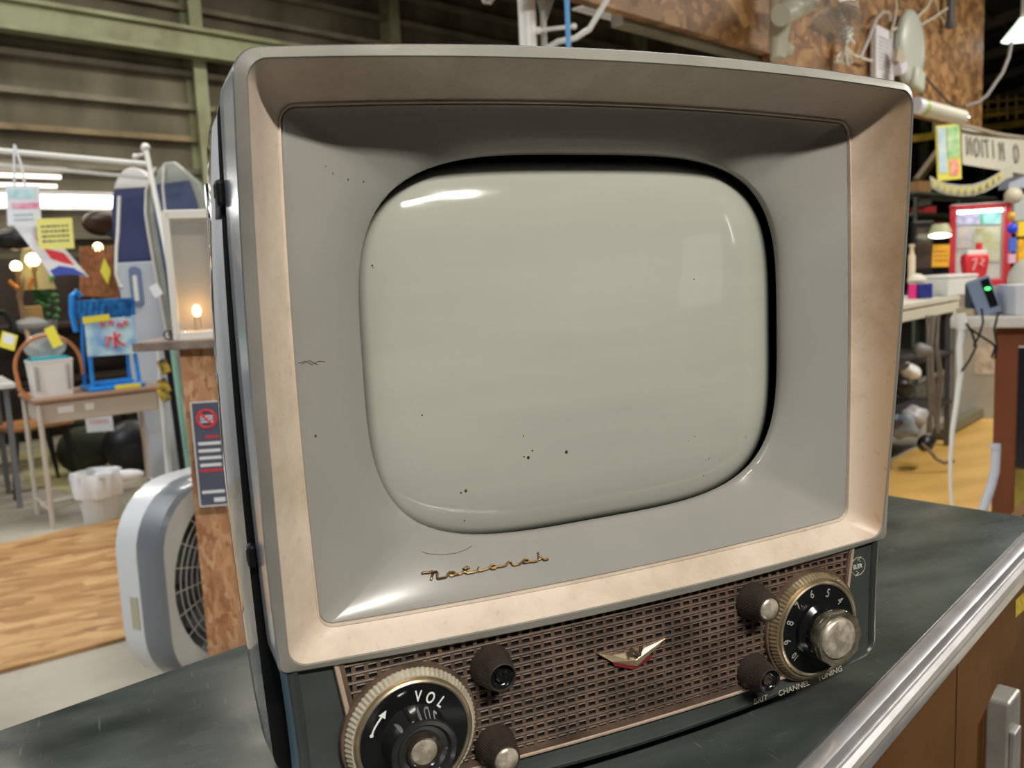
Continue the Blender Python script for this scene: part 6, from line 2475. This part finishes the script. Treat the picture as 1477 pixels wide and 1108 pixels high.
# the near desk at the right
DR = 3.5
ds = thing('cash_desk', 'red-brown desk with pale top at the right edge, carrying the power unit', 'desk', GLOC(D(1446, 600, DR)), CYAW - 0.5)
mpr = DR / FPX
tz2 = D(1440, 456, DR).z - ZF
b = MB()
b.box((0.40, 0.26, tz2 - 0.018), (1.18, 0.60, 0.045))
b.build('desk_top', mat('pale_desk_top', (0.70, 0.66, 0.60), 0.4), ds, bevel=0.006)
b = MB()
b.box((0.50, 0.30, (tz2 - 0.04) / 2), (1.06, 0.52, tz2 - 0.04))
b.build('desk_body', mat('red_brown_wood', (0.20, 0.060, 0.022), 0.45, noise=0.2, nscale=5, stretch=(1, 1, 0.2)), ds, bevel=0.004)
b = MB()
b.box((0.20, 0.035, tz2 - 0.36), (0.30, 0.006, 0.48))
b.build('black_poster', mat('gloss_black_poster', (0.02, 0.02, 0.025), 0.15), ds)
b = MB()
b.box((0.20, 0.033, tz2 - 0.12), (0.30, 0.006, 0.006))
b.build('poster_edge', m_white, ds)
b = MB()
b.box((0.20, 0.035, tz2 - 0.74), (0.30, 0.006, 0.26))
b.build('gold_panel', mat('brassy_gold_film', (0.42, 0.34, 0.08), 0.25, metal=0.5, noise=0.3, nscale=12), ds)
zt2 = ds.location.z + tz2 + 0.005


def on_cash(px, d=DR + 0.05):
    p = D(px, 452, d)
    return Vector((p.x, p.y, zt2))


pu_ = thing('power_unit', 'tilted blue-grey power unit with a green lit display', 'power unit', on_cash(1428), CYAW - 0.45)
Rp = Matrix.Rotation(radians(-19), 3, 'Y')
b = MB()
b.box(Rp @ Vector((0.0, 0, 0.075)), (0.085, 0.10, 0.15), rot=Rp)
b.build('unit_body', mat('blue_grey_plastic', (0.22, 0.28, 0.40), 0.4), pu_, bevel=0.006)
b = MB()
b.box(Rp @ Vector((0.022, -0.052, 0.085)), (0.030, 0.004, 0.115), rot=Rp)
b.build('black_panel', mat('gloss_black_panel', (0.01, 0.01, 0.012), 0.2), pu_)
b = MB()
c = Rp @ Vector((0.022, -0.055, 0.103))
b.ball(c, 0.006, (1.7, 0.4, 1), seg=14)
b.build('green_display', mat('green_led', (0.1, 1, 0.2), 0.4, emit=(0.05, 1.0, 0.12), estr=4), pu_, smooth=True)
b = MB()
b.box((0, 0, 0.05), (0.040, 0.06, 0.10))
tag(b.build('small_dark_box', mat('slate_navy_plastic', (0.05, 0.07, 0.11), 0.4), None, loc=on_cash(1403, DR + 0.1) + Vector((0, 0, 0.022)), rz=CYAW, bevel=0.004), 'small slate box standing left of the tilted power unit', 'box')
b = MB()
b.box((0, 0, 0.0125), (0.085, 0.09, 0.025))
tag(b.build('tan_power_block', mat('tan_plastic_block', (0.62, 0.50, 0.32), 0.5), None, loc=on_cash(1401, DR + 0.1), rz=CYAW, bevel=0.004), 'tan power block under the small slate box', 'power block')
b = MB()
b.box((0, 0, 0.058), (0.22, 0.14, 0.115))
tag(b.build('white_carton', mat('lilac_white_carton', (0.66, 0.68, 0.74), 0.5), None, loc=on_cash(1490, DR + 0.0), rz=CYAW, bevel=0.003), 'plain lilac-white carton on the desk at the right edge', 'carton')
b = MB()
b.ball((0, 0, 0.07), 0.10, (1.2, 0.8, 1.0), seg=16)
tag(b.build('white_sack', mat('white_fabric_sack', (0.66, 0.64, 0.58), 0.6), None, smooth=True, loc=on_cash(1487, DR + 0.35) + Vector((0, 0, 0.045))), 'white sack behind the lilac-white carton', 'sack')
b = MB()
b.tube([D(x, y, DR - 0.12) for x, y in ((1388, 470), (1384, 500), (1385, 540), (1380, 580), (1374, 620), (1371, 660), (1371, 700), (1374, 740), (1372, 800))], [0.012, 0.012, 0.011, 0.010, 0.009, 0.007, 0.006, 0.006, 0.006], 8)
b.cyl(D(1384, 452, DR - 0.12), D(1389, 476, DR - 0.12), 0.020, seg=12)
tag(b.build('white_hose', m_pipe, None, smooth=True), 'white hose hanging from the left corner of the red-brown desk', 'hose')
b = MB()
b.tube([D(x, y, DR - 0.15) for x, y in ((1394, 466), (1402, 480), (1408, 500), (1398, 520), (1388, 535))], 0.0045, 6)
b.tube([D(x, y, DR - 0.15) for x, y in ((1396, 472), (1415, 485), (1432, 496), (1438, 505))], 0.0045, 6)
b.tube([D(x, y, DR - 0.15) for x, y in ((1416, 445), (1418, 465), (1412, 485), (1404, 500))], 0.0045, 6)
b.tube([D(x, y, DR - 0.15) for x, y in ((1440, 450), (1434, 475), (1438, 500), (1435, 518), (1430, 516), (1436, 500))], 0.0045, 6)
tag(b.build('black_cables', m_blk, None, smooth=True), 'black cables dangling over the left corner of the red-brown desk', 'cables')
b = MB()
b.tube([D(x, y, DR - 0.2) for x, y in ((1437, 645), (1435, 680), (1430, 700), (1420, 730), (1410, 760))], 0.016, 10)
b.cyl(D(1436, 640, DR - 0.2), D(1436, 648, DR - 0.2), 0.018, seg=12)
tag(b.build('grey_tube', mat('pale_blue_grey_tube', (0.55, 0.58, 0.66), 0.35), None, smooth=True), 'pale blue-grey bent tube leaning on the red-brown desk', 'tube')
